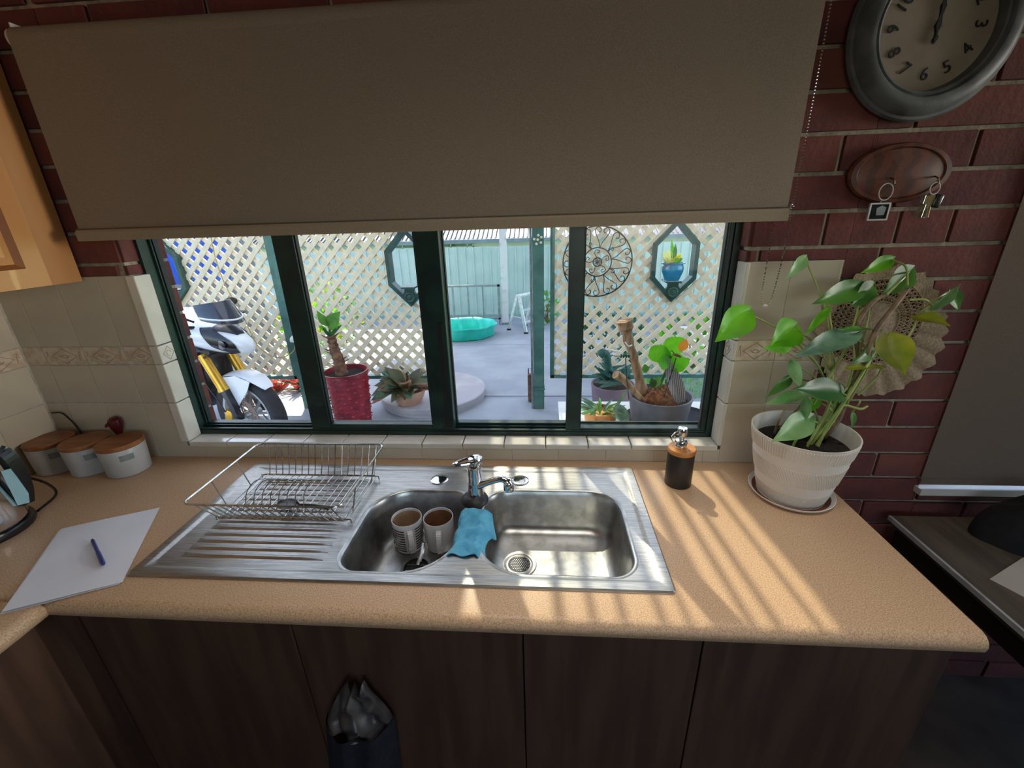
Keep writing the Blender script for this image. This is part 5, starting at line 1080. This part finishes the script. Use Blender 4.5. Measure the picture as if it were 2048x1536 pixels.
for b, tp, wq in (((0.713,1.160,0.881), (0.575,1.080,0.938), .10), ((0.713,1.160,0.881), (0.719,1.120,1.005), .115), ((0.713,1.160,0.881), (0.786,1.100,0.836), .11), ((0.713,1.160,0.881), (0.638,1.080,0.852), .08)):
    m = MB(); leaf(m, b, tp, wq, (0, -1, 0.1), [0.2, 0.5, 0.75, 0.92, 1.0, 1.0, 0.95, 0.8, 0.5], 0.05, 0.02); m.build('leaf', K['leafbright'], t, ang=80, recalc=False)
m = MB(); leaf(m, (0.784,1.100,0.625), (0.681,1.140,0.882), .085, (0, -1, 0.1), [0.5, 0.8, 0.95, 1, 0.95, 0.85, 0.72, 0.5, 0.25], 0.2, 0.0); m.build('striped_leaf', K['greyfeather'], t, ang=80, recalc=False)
for b, tp in (((0.633,1.140,0.701), (0.606,1.120,0.770)), ((0.633,1.140,0.701), (0.650,1.120,0.779)), ((0.723,1.240,0.678), (0.785,1.260,0.759)), ((0.740,1.240,0.662), (0.766,1.260,0.740)), ((0.620,1.300,0.736), (0.607,1.300,0.791))):
    m = MB(); leaf(m, b, tp, .045, (0, -1, 0.3), OVAL, 0.2, 0.0); m.build('leaf', K[random.choice(('leafmid', 'leafdark'))], t, ang=80, recalc=False)
# garden stakes
def stake(name, pts, label, cat):
    t = thing(name, pts[0], label, cat); MB().tube(pts, 0.003, 5).build('stick', K['iron'], t); return t
t = stake('butterfly_stake', [(0.684,1.100,0.656), (0.720,1.080,0.898)], 'orange winged butterfly on a stick in the grey pot', 'garden stake')
m = MB(); leaf(m, (0.737,1.080,0.934), (0.756,1.060,1.009), .055, (0, -1, 0), OVAL, 0.1, 0.0); m.build('orange_wing', K['orangewing'], t, ang=80, recalc=False)
m = MB(); leaf(m, (0.740,1.080,0.926), (0.797,1.060,0.906), .024, (0, -1, 0.3), OVAL, 0.1, 0.0); m.build('clear_wing', K['whiteplas'], t, ang=80, recalc=False)
MB().tube([(0.701,1.080,0.920), (0.720,1.080,0.915), (0.745,1.080,0.903)], [0.006, 0.009, 0.005], 8).build('body', K['trunk'], t)
MB().tube([(0.709,1.080,0.923), (0.691,1.070,0.943), (0.684,1.070,0.938)], 0.002, 5).build('feeler', K['iron'], t)
t = stake('dragonfly_stake', [(0.476,1.040,0.666), (0.457,1.040,0.785), (0.441,1.040,0.912)], 'green beaded dragonfly on a stick before the driftwood', 'garden stake')
for i, x in enumerate((1241, 1246, 1251, 1256)): MB().sph((0.438,1.040,0.924), (0.007, 0.009, 0.012), 10, 6).build('bead', K['greenbead'], t).location.x += (i-1.5)*0.014
MB().tube([(0.418,1.040,0.943), (0.358,1.020,0.964), (0.316,1.000,0.976)], [0.003, 0.0045, 0.001], 6).build('wing', K['whiteplas'], t)
MB().tube([(0.424,1.040,0.924), (0.381,1.020,0.930), (0.356,1.000,0.945)], [0.003, 0.004, 0.001], 6).build('wing', K['greyfeather'], t)
# orange face pot
oc = (0.345, 1.21); z0 = 0.4305; t = thing('face_pot_plant', (oc[0], oc[1], z0), 'small orange face pot with striped spider plant on the white table', 'potted plant')
MB().lathe([(0.0, z0), (0.084, z0), (0.090, z0+0.010), (0.098, z0+0.06), (0.094, z0+0.098), (0.086, z0+0.10), (0.082, z0+0.08), (0.0, z0+0.08)], (oc[0], oc[1], 0), 40, cap=False).build('pot', K['orangepot'], t)
a = math.atan2(-1.21-oc[1], -oc[0])+0.0; fd = Vector((math.cos(a), math.sin(a), 0)); sd = Vector((-fd.y, fd.x, 0)); c = Vector((oc[0], oc[1], z0))-sd*0.03
m = MB(); m.tube([c+fd*0.093+Vector((0, 0, 0.085)), c+fd*0.105+Vector((0, 0, 0.055)), c+fd*0.098+Vector((0, 0, 0.04))], [0.006, 0.011, 0.004], 8); m.build('nose', K['orangepot'], t)
MB().tube(arc_pts([c+fd*0.092-sd*0.02+Vector((0, 0, 0.030)), c+fd*0.097+Vector((0, 0, 0.022)), c+fd*0.094+sd*0.02+Vector((0, 0, 0.030))], 5), 0.0016, 5).build('smile', K['trunk'], t)
rl = random.Random(16)
for i in range(24):
    a = rl.uniform(0, 2*PI); el = rl.uniform(0.25, 1.2); b = Vector((oc[0]+0.03*math.cos(a), oc[1]+0.03*math.sin(a), z0+0.08)); L_ = rl.uniform(0.09, 0.16)
    tp = b+Vector((math.cos(a)*math.cos(el), math.sin(a)*math.cos(el), math.sin(el)*0.9))*L_; m = MB(); leaf(m, b, tp, 0.020, (0, -0.3, 1), STRAP, 0.25, rl.uniform(0.15, 0.5)); m.build('leaf', K[rl.choice(('leafmid', 'leafgrey', 'leafyellow', 'leafpale', 'leafbrown'))], t, ang=80, recalc=False)
for b, tp, wq, k in (((0.416,1.150,0.561), (0.485,1.130,0.690), .022, 'leafgrey'), ((0.421,1.120,0.594), (0.486,1.040,0.517), .075, 'leafgrey'), ((0.310,1.150,0.580), (0.227,1.100,0.653), .02, 'leafgrey'), ((0.301,1.120,0.574), (0.216,1.050,0.574), .02, 'leafpale')):
    m = MB(); leaf(m, b, tp, wq, (0.2, -1, 0.3), STRAP, 0.15, 0.15); m.build('leaf', K[k], t, ang=80, recalc=False)
# ---- red bromeliads and shrubs
def clump(name, c, n, L0, L1, w_, mats, label, cat, seed, group=None, z=G, flat=0.25):
    rl = random.Random(seed); t = thing(name, (c[0], c[1], z), label, cat, group)
    for i in range(n):
        a = rl.uniform(0, 2*PI); el = rl.uniform(flat, 1.35); b = Vector((c[0]+rl.uniform(-.05, .05), c[1]+rl.uniform(-.05, .05), z+0.01)); L_ = rl.uniform(L0, L1)
        tp = b+Vector((math.cos(a)*math.cos(el), math.sin(a)*math.cos(el), math.sin(el)))*L_; m = MB(); leaf(m, b, tp, w_, (0, -0.3, 1), STRAP, 0.25, rl.uniform(0.05, 0.3)); m.build('leaf', K[rl.choice(mats)], t, ang=80, recalc=False)
for i, (x, y, lb) in enumerate(((-2.72, 3.12, 'red bromeliad clump nearest the green post'), (-2.98, 3.08, 'middle pink bromeliad clump under the sunlit lattice'), (-3.25, 3.18, 'red bromeliad clump behind the motorbike wheel'))):
    clump('bromeliad', (x, y), 30, 0.16, 0.32, 0.045, ('leafred', 'leafpink', 'leafred', 'leafbrown'), lb, 'plant', 40+i, 'bromeliads behind the sunlit lattice')
def bush(c, r, n, mats, label, seed, z=G):
    rl = random.Random(seed); t = thing('shrub', (c[0], c[1], z), label, 'shrub', 'shrubs behind the lattice screens'); m = MB(); m2 = MB()
    for i in range(n):
        u = Vector((rl.gauss(0, 1), rl.gauss(0, 1), rl.gauss(0, 1))).normalized(); p = Vector((c[0]+u.x*r[0], c[1]+u.y*r[1], z+r[2]+u.z*r[2]*0.95)); d = (u+Vector((rl.uniform(-.6, .6), rl.uniform(-.6, .6), rl.uniform(-.2, .8)))).normalized()
        leaf(m if i % 2 else m2, p, p+d*rl.uniform(0.08, 0.14), 0.05, u, OVAL, 0.2, 0.2)
    for q, k in ((m, mats[0]), (m2, mats[1])):
        o = q.build('foliage', K[k], t, ang=80, recalc=False); o['kind'] = 'stuff'
    for k in range(5): MB().tube([(c[0]+rl.uniform(-.03, .03), c[1]+rl.uniform(-.03, .03), z), (c[0]+rl.uniform(-.6, .6)*r[0], c[1]+rl.uniform(-.6, .6)*r[1], z+r[2]*1.3)], 0.008, 5).build('stem', K['trunk'], t)
bush((0.75, 3.9), (0.4, 0.3, 0.33), 260, ('leafdark', 'fern'), 'dark green shrub behind the right lattice near the mauve pot', 51)
bush((1.75, 3.8), (0.4, 0.3, 0.30), 240, ('leafbright', 'leafmid'), 'bright green shrub behind the far right of the right lattice', 52)
bush((-3.05, 4.1), (0.35, 0.3, 0.42), 240, ('leafyellow', 'leafbright'), 'yellow green shrub behind the sunlit lattice', 53)
bush((-3.2, 5.0), (0.4, 0.3, 0.45), 240, ('leafmid', 'leafyellow'), 'mid green shrub at the far left behind the sunlit lattice', 54)
bush((0.05, 6.3), (0.15, 0.15, 0.26), 110, ('leafbright', 'leafpale'), 'small bright plant behind the step ladder', 55)
t = thing('blue_tarp', (-4.1, 3.6, G), 'bright blue tarp over a stack behind the left hexagon opening', 'tarp')
m = MB(); m.grid(lambda u, v: (-4.62+1.0*u, 3.55+0.35*abs(u-0.5)**2+0.05*math.sin(u*19+v*5), 1.06+0.85*v+0.03*math.sin(u*11)), 24, 12, 0.01); m.build('sheet', K['bluetarp'], t, ang=60)
MB().bx(-4.6, -3.65, 3.68, 4.2, G, 1.9).build('stack', K['gutter'], t, smooth=False)
# cable and bell on the post
t = thing('hanging_cable', (-2.331,2.560,0.579), 'thin pale cable looping from the roof to the green post', 'cable')
MB().tube(arc_pts([(-2.854,2.520,1.637), (-2.869,2.520,1.369), (-2.839,2.520,1.130), (-2.764,2.530,0.887), (-2.696,2.540,0.589), (-2.582,2.550,0.471), (-2.465,2.560,0.467), (-2.374,2.570,0.518), (-2.345,2.575,0.595)], 5), 0.0045, 6).build('lead', K['cable'], t)
bl = Vector((-2.322,2.560,0.618)); t = thing('lamp_fitting', tuple(bl), 'small white dome fitting on the green post', 'lamp fitting')
MB().lathe([(0.050, 0.0), (0.052, 0.012), (0.045, 0.035), (0.028, 0.052), (0.0, 0.058)], tuple(bl), 24).build('dome', K['whiteplas'], t)

# ---- motorbike, pointing right
wc = Vector((-2.300, 1.60, 0.237)); t = thing('motorbike', (wc.x-0.65, 1.6, G), 'white sports motorbike with gold forks parked left outside the window', 'motorbike')
RY = RX90
def wheel(c, R_):
    tor = [(R_-0.055+0.055*math.cos(a)*1.0, 0.058*math.sin(a)) for a in [2*PI*i/16 for i in range(17)]]
    MB().lathe(tor, tuple(c), 56, RY, cap=False).build('tyre', K['tyre'], t, ang=80)
    ri = R_-0.098; m = MB(); m.lathe([(ri+0.006, -0.048), (ri-0.014, -0.046), (ri-0.020, -0.03), (ri-0.020, 0.03), (ri-0.014, 0.046), (ri+0.006, 0.048), (ri+0.004, 0.0), (ri+0.006, -0.048)], tuple(c), 56, RY, cap=False); m.build('rim', K['rimgrey'], t)
    m = MB()
    for k in range(10):
        a = 2*PI*k/10; u = Vector((math.cos(a), 0, math.sin(a))); w_ = Vector((math.cos(a+0.16), 0, math.sin(a+0.16))); m.bar(c+u*0.03, c+w_*(ri-0.012), 0.016, 0.02)
    m.lathe([(0.0, -0.07), (0.034, -0.07), (0.034, 0.07), (0.0, 0.07)], tuple(c), 20, RY); m.build('spokes', K['rimgrey'], t)
    for s in (-1, 1):
        d = MB(); d.lathe([(0.105, -0.002), (0.160, -0.002), (0.160, 0.002), (0.105, 0.002), (0.105, -0.002)], (c.x, c.y+s*0.076, c.z), 48, RY, cap=False)
        for k in range(5): a = 2*PI*k/5; d.bar((c.x+0.03*math.cos(a), c.y+s*0.076, c.z+0.03*math.sin(a)), (c.x+0.11*math.cos(a+0.3), c.y+s*0.076, c.z+0.11*math.sin(a+0.3)), 0.012, 0.004)
        d = d.build('brake_disc', K['disc'], t); h = MB()
        for k in range(40): a = 2*PI*k/40; h.sph((c.x+(0.118+0.013*(k % 3))*math.cos(a), c.y+s*0.079, c.z+(0.118+0.013*(k % 3))*math.sin(a)), (0.0042, 0.0008, 0.0042), 6, 4)
        o = h.build('disc_holes', K['bikedark'], d); o['kind'] = 'stuff'
wheel(wc, 0.336)
for s in (-1, 1):
    y = 1.60+s*0.105; f = 1.0
    A, B, C_ = Vector((-2.515, y, 0.742)), Vector((-2.392, y, 0.470)), Vector((-2.308, y, 0.245))
    m = MB(); m.tube([A, B], 0.036, 16); m.tube([B+(A-B)*0.06, B-(A-B)*0.03], 0.041, 16); g_ = m.build('gold_fork_tube', K['gold'], t)
    MB().tube([B, B.lerp(C_, 0.45)], 0.025, 14).build('fork_slider', K['rimgrey'], t)
    m = MB(); m.bar(B.lerp(C_, 0.02)+Vector((0.012, 0, 0)), B.lerp(C_, 0.70)+Vector((0.012, 0, 0)), 0.045, 0.05); m.bar(B.lerp(C_, 0.6), C_+Vector((0, 0, -0.02)), 0.05, 0.045); m.build('fork_lower', K['bikedark'], t, smooth=False)
    cp_ = Vector((-2.43, 1.6+s*0.085, 0.235)); m = MB(); m.cbox(cp_, (0.075, 0.045, 0.12), Matrix.Rotation(0.35, 4, 'Y'), 0.012); m.build('brake_caliper', K['gold'], t)
    MB().lathe([(0.0, 0.0), (0.026, 0.0), (0.024, 0.012), (0.0, 0.014)], (wc.x, y-0.026 if s < 0 else y+0.014, wc.z), 20, RY, cap=False).build('axle_nut', K['bikegrey'], t)
def fend(u, v):
    a = math.radians(44+76*u); r = 0.356-0.012*abs(2*v-1)**2; return Vector((wc.x+r*math.cos(a), 1.6+(v-0.5)*0.150*(0.45+0.55*min(1, u*3.5)**0.6), wc.z+r*math.sin(a)))
m = MB(); m.grid(fend, 28, 8, 0.005); fe = m.build('front_mudguard', K['bikewhite'], t)
for s in (-1, 1):
    y = 1.6+s*0.079; P = [(wc.x+r*math.cos(math.radians(a)), y, wc.z+r*math.sin(math.radians(a))) for r, a in ((0.350, 62), (0.350, 85), (0.350, 114), (0.28, 117), (0.20, 116), (0.12, 110), (0.09, 102), (0.12, 86), (0.19, 70), (0.266, 63))]
    MB().prism(P, (0, s*0.004, 0)).build('mudguard_cheek', K['bikewhite'], fe, ang=25)
# fairing: lofted nose
SEC = [(-2.110, 1.60, 0.795, 0.015, 0.030), (-2.140, 1.60, 0.808, 0.050, 0.055), (-2.220, 1.60, 0.828, 0.085, 0.080), (-2.300, 1.60, 0.848, 0.115, 0.100), (-2.420, 1.60, 0.868, 0.140, 0.115), (-2.550, 1.60, 0.885, 0.155, 0.125), (-2.750, 1.60, 0.890, 0.170, 0.140), (-2.950, 1.60, 0.855, 0.170, 0.200)]
def loft(secs, e=2.4, n=24):
    m = MB()
    for x, cy_, cz_, hy, hz in secs:
        for j in range(n):
            a = 2*PI*j/n; c_, s_ = math.cos(a), math.sin(a); m.v.append(Vector((x, cy_+hy*math.copysign(abs(c_)**(2/e), c_), cz_+hz*math.copysign(abs(s_)**(2/e), s_))))
    for i in range(len(secs)-1):
        for j in range(n): m.f.append((i*n+j, i*n+(j+1) % n, (i+1)*n+(j+1) % n, (i+1)*n+j))
    m.f += [tuple(range(n)), tuple((len(secs)-1)*n+j for j in range(n))]; return m
loft(SEC).build('front_fairing', K['bikewhite'], t, ang=60)
def surf_y(x, z, s=-1, e=2.4):
    for a, b in zip(SEC, SEC[1:]):
        if b[0] <= x <= a[0]:
            k = (x-a[0])/(b[0]-a[0]); cz_ = a[2]+(b[2]-a[2])*k; hy = a[3]+(b[3]-a[3])*k; hz = a[4]+(b[4]-a[4])*k
            q = min(0.98, abs((z-cz_)/hz)); return 1.60+s*hy*(1-q**e)**(1/e)
    return 1.60
def skin(name, P, mat, s, out=0.006, mid=4):
    """a panel that follows the fairing: quad strip between an upper and a lower edge given as (x, z)"""
    U, L_ = P; m = MB()
    def fn(u, v):
        k = u*(len(U)-1); i = min(int(k), len(U)-2); f_ = k-i
        a = (U[i][0]+(U[i+1][0]-U[i][0])*f_, U[i][1]+(U[i+1][1]-U[i][1])*f_); b = (L_[i][0]+(L_[i+1][0]-L_[i][0])*f_, L_[i][1]+(L_[i+1][1]-L_[i][1])*f_)
        x, z = a[0]+(b[0]-a[0])*v, a[1]+(b[1]-a[1])*v; return Vector((x, surf_y(x, z, s)+s*out, z))
    m.grid(fn, 18, 8, 0.003); return m.build(name, K[mat], t, ang=60)
for s in (-1, 1):
    skin('headlight', ([(-2.440, 0.957), (-2.360, 0.955), (-2.290, 0.915), (-2.220, 0.868), (-2.185, 0.830), (-2.178, 0.775)], [(-2.440, 0.953), (-2.400, 0.890), (-2.350, 0.820), (-2.280, 0.788), (-2.240, 0.772), (-2.180, 0.766)]), 'bikedark', s)
    skin('lower_vent', ([(-2.580, 0.840), (-2.500, 0.815), (-2.420, 0.790), (-2.360, 0.772)], [(-2.580, 0.800), (-2.500, 0.778), (-2.420, 0.768), (-2.360, 0.760)]), 'bikedark', s)
    skin('chin_vent', ([(-2.320, 0.770), (-2.250, 0.766), (-2.210, 0.764)], [(-2.320, 0.757), (-2.250, 0.757), (-2.210, 0.760)]), 'bikegrey', s)
    MB().lathe([(0.030, 0.0), (0.034, 0.006), (0.024, 0.009), (0.0, 0.010)], (-2.265, surf_y(-2.265, 0.835, s)+(-0.012 if s < 0 else 0.002), 0.835), 20, RY, cap=False).build('lamp_lens', K['smoke'], t)
    MB().tube(arc_pts([(-2.46, 1.6+s*0.13, 1.0), (-2.50, 1.6+s*0.20, 1.05), (-2.55, 1.6+s*0.24, 1.07)], 4), 0.008, 6).build('mirror_stalk', K['bikedark'], t)
    MB().sph((-2.56, 1.6+s*0.27, 1.075), (0.022, 0.06, 0.035), 14, 8).build('mirror', K['bikedark'], t)
    MB().tube([(-2.50, 1.6+s*0.10, 0.95), (-2.50, 1.6+s*0.28, 0.99), (-2.56, 1.6+s*0.37, 0.975)], 0.014, 8).build('handlebar', K['bikedark'], t)
def scr(u, v):
    a = math.radians(-80+160*u); x = -2.30+(-0.106-0.064*v)+(0.22-0.02*v)*math.cos(a); z0_ = 0.975+0.05*(1-math.cos(a))
    return Vector((x, 1.60+0.148*(1-0.16*v*v)*math.sin(a), z0_+v*(1.140-0.02*(2*u-1)**2-z0_)))
m = MB(); m.grid(scr, 20, 8, 0.003); m.build('windscreen', K['smoke'], t, ang=60)
m = MB(); m.tube([scr(u/12, 0.18)+Vector((0.004, 0, 0)) for u in range(13)], 0.007, 6); m.build('screen_trim', K['bikewhite'], t)
def topz(x, y):
    for a, b in zip(SEC, SEC[1:]):
        if b[0] <= x <= a[0]:
            k = (x-a[0])/(b[0]-a[0]); hy = a[3]+(b[3]-a[3])*k; return a[2]+(b[2]-a[2])*k+(a[4]+(b[4]-a[4])*k)*(1-min(0.98, abs(y-1.6)/hy)**2.4)**(1/2.4)
    return 0.9
def npan(u, v): x = -2.30+0.105-0.17*v; y = 1.60+(u-0.5)*(0.06+0.17*v); return Vector((x, y, topz(x, y)+0.005))
m = MB(); m.grid(npan, 10, 8, 0.004); m.build('nose_panel', K['bikedark'], t)
loft([(-2.62, 1.6, 0.90, 0.12, 0.10), (-2.75, 1.6, 0.95, 0.16, 0.12), (-2.95, 1.6, 0.94, 0.15, 0.12), (-3.10, 1.6, 0.90, 0.09, 0.09)]).build('fuel_tank', K['bikewhite'], t, ang=60)
loft([(-3.05, 1.6, 0.86, 0.10, 0.05), (-3.30, 1.6, 0.84, 0.14, 0.05), (-3.60, 1.6, 0.92, 0.11, 0.05), (-3.85, 1.6, 0.98, 0.05, 0.04)]).build('seat', K['bikedark'], t, ang=60)
loft([(-2.52, 1.6, 0.60, 0.10, 0.12), (-2.65, 1.6, 0.50, 0.16, 0.22), (-2.95, 1.6, 0.42, 0.17, 0.24), (-3.15, 1.6, 0.45, 0.12, 0.18)]).build('engine', K['bikegrey'], t, ang=50)
m = MB(); m.bar((-2.45, 1.6, 0.80), (-3.15, 1.6, 0.62), 0.10, 0.20); m.bar((-3.1, 1.53, 0.46), (-3.66, 1.52, 0.24), 0.07, 0.03); m.bar((-3.1, 1.67, 0.46), (-3.66, 1.68, 0.24), 0.07, 0.03); m.build('chassis', K['bikegrey'], t, smooth=False)
m = MB(); m.cbox((-2.50, 1.6, 0.72), (0.06, 0.26, 0.035), None, 0.01); m.build('fork_yoke', K['bikegrey'], t)
m = MB(); m.grid(lambda u, v: Vector((-2.545+0.03*math.sin(u*3), 1.48+0.24*u, 0.46+0.30*v)), 6, 6, 0.02); m.build('radiator', K['bikedark'], t)
MB().tube(arc_pts([(-2.52, 1.475, 0.72), (-2.52, 1.46, 0.55), (-2.46, 1.47, 0.40), (-2.44, 1.49, 0.28)], 6), 0.006, 6).build('brake_hose', K['bikedark'], t)
wheel(Vector((-3.66, 1.60, 0.237)), 0.336)
MB().bar((-2.95, 1.45, 0.25), (-2.85, 1.32, G+0.005), 0.025, 0.02).build('side_stand', K['bikegrey'], t, smooth=False)
t.rotation_euler.z = -0.26; t.location = (-2.33-0.65*math.cos(0.26), 1.77+0.65*math.sin(0.26), G)
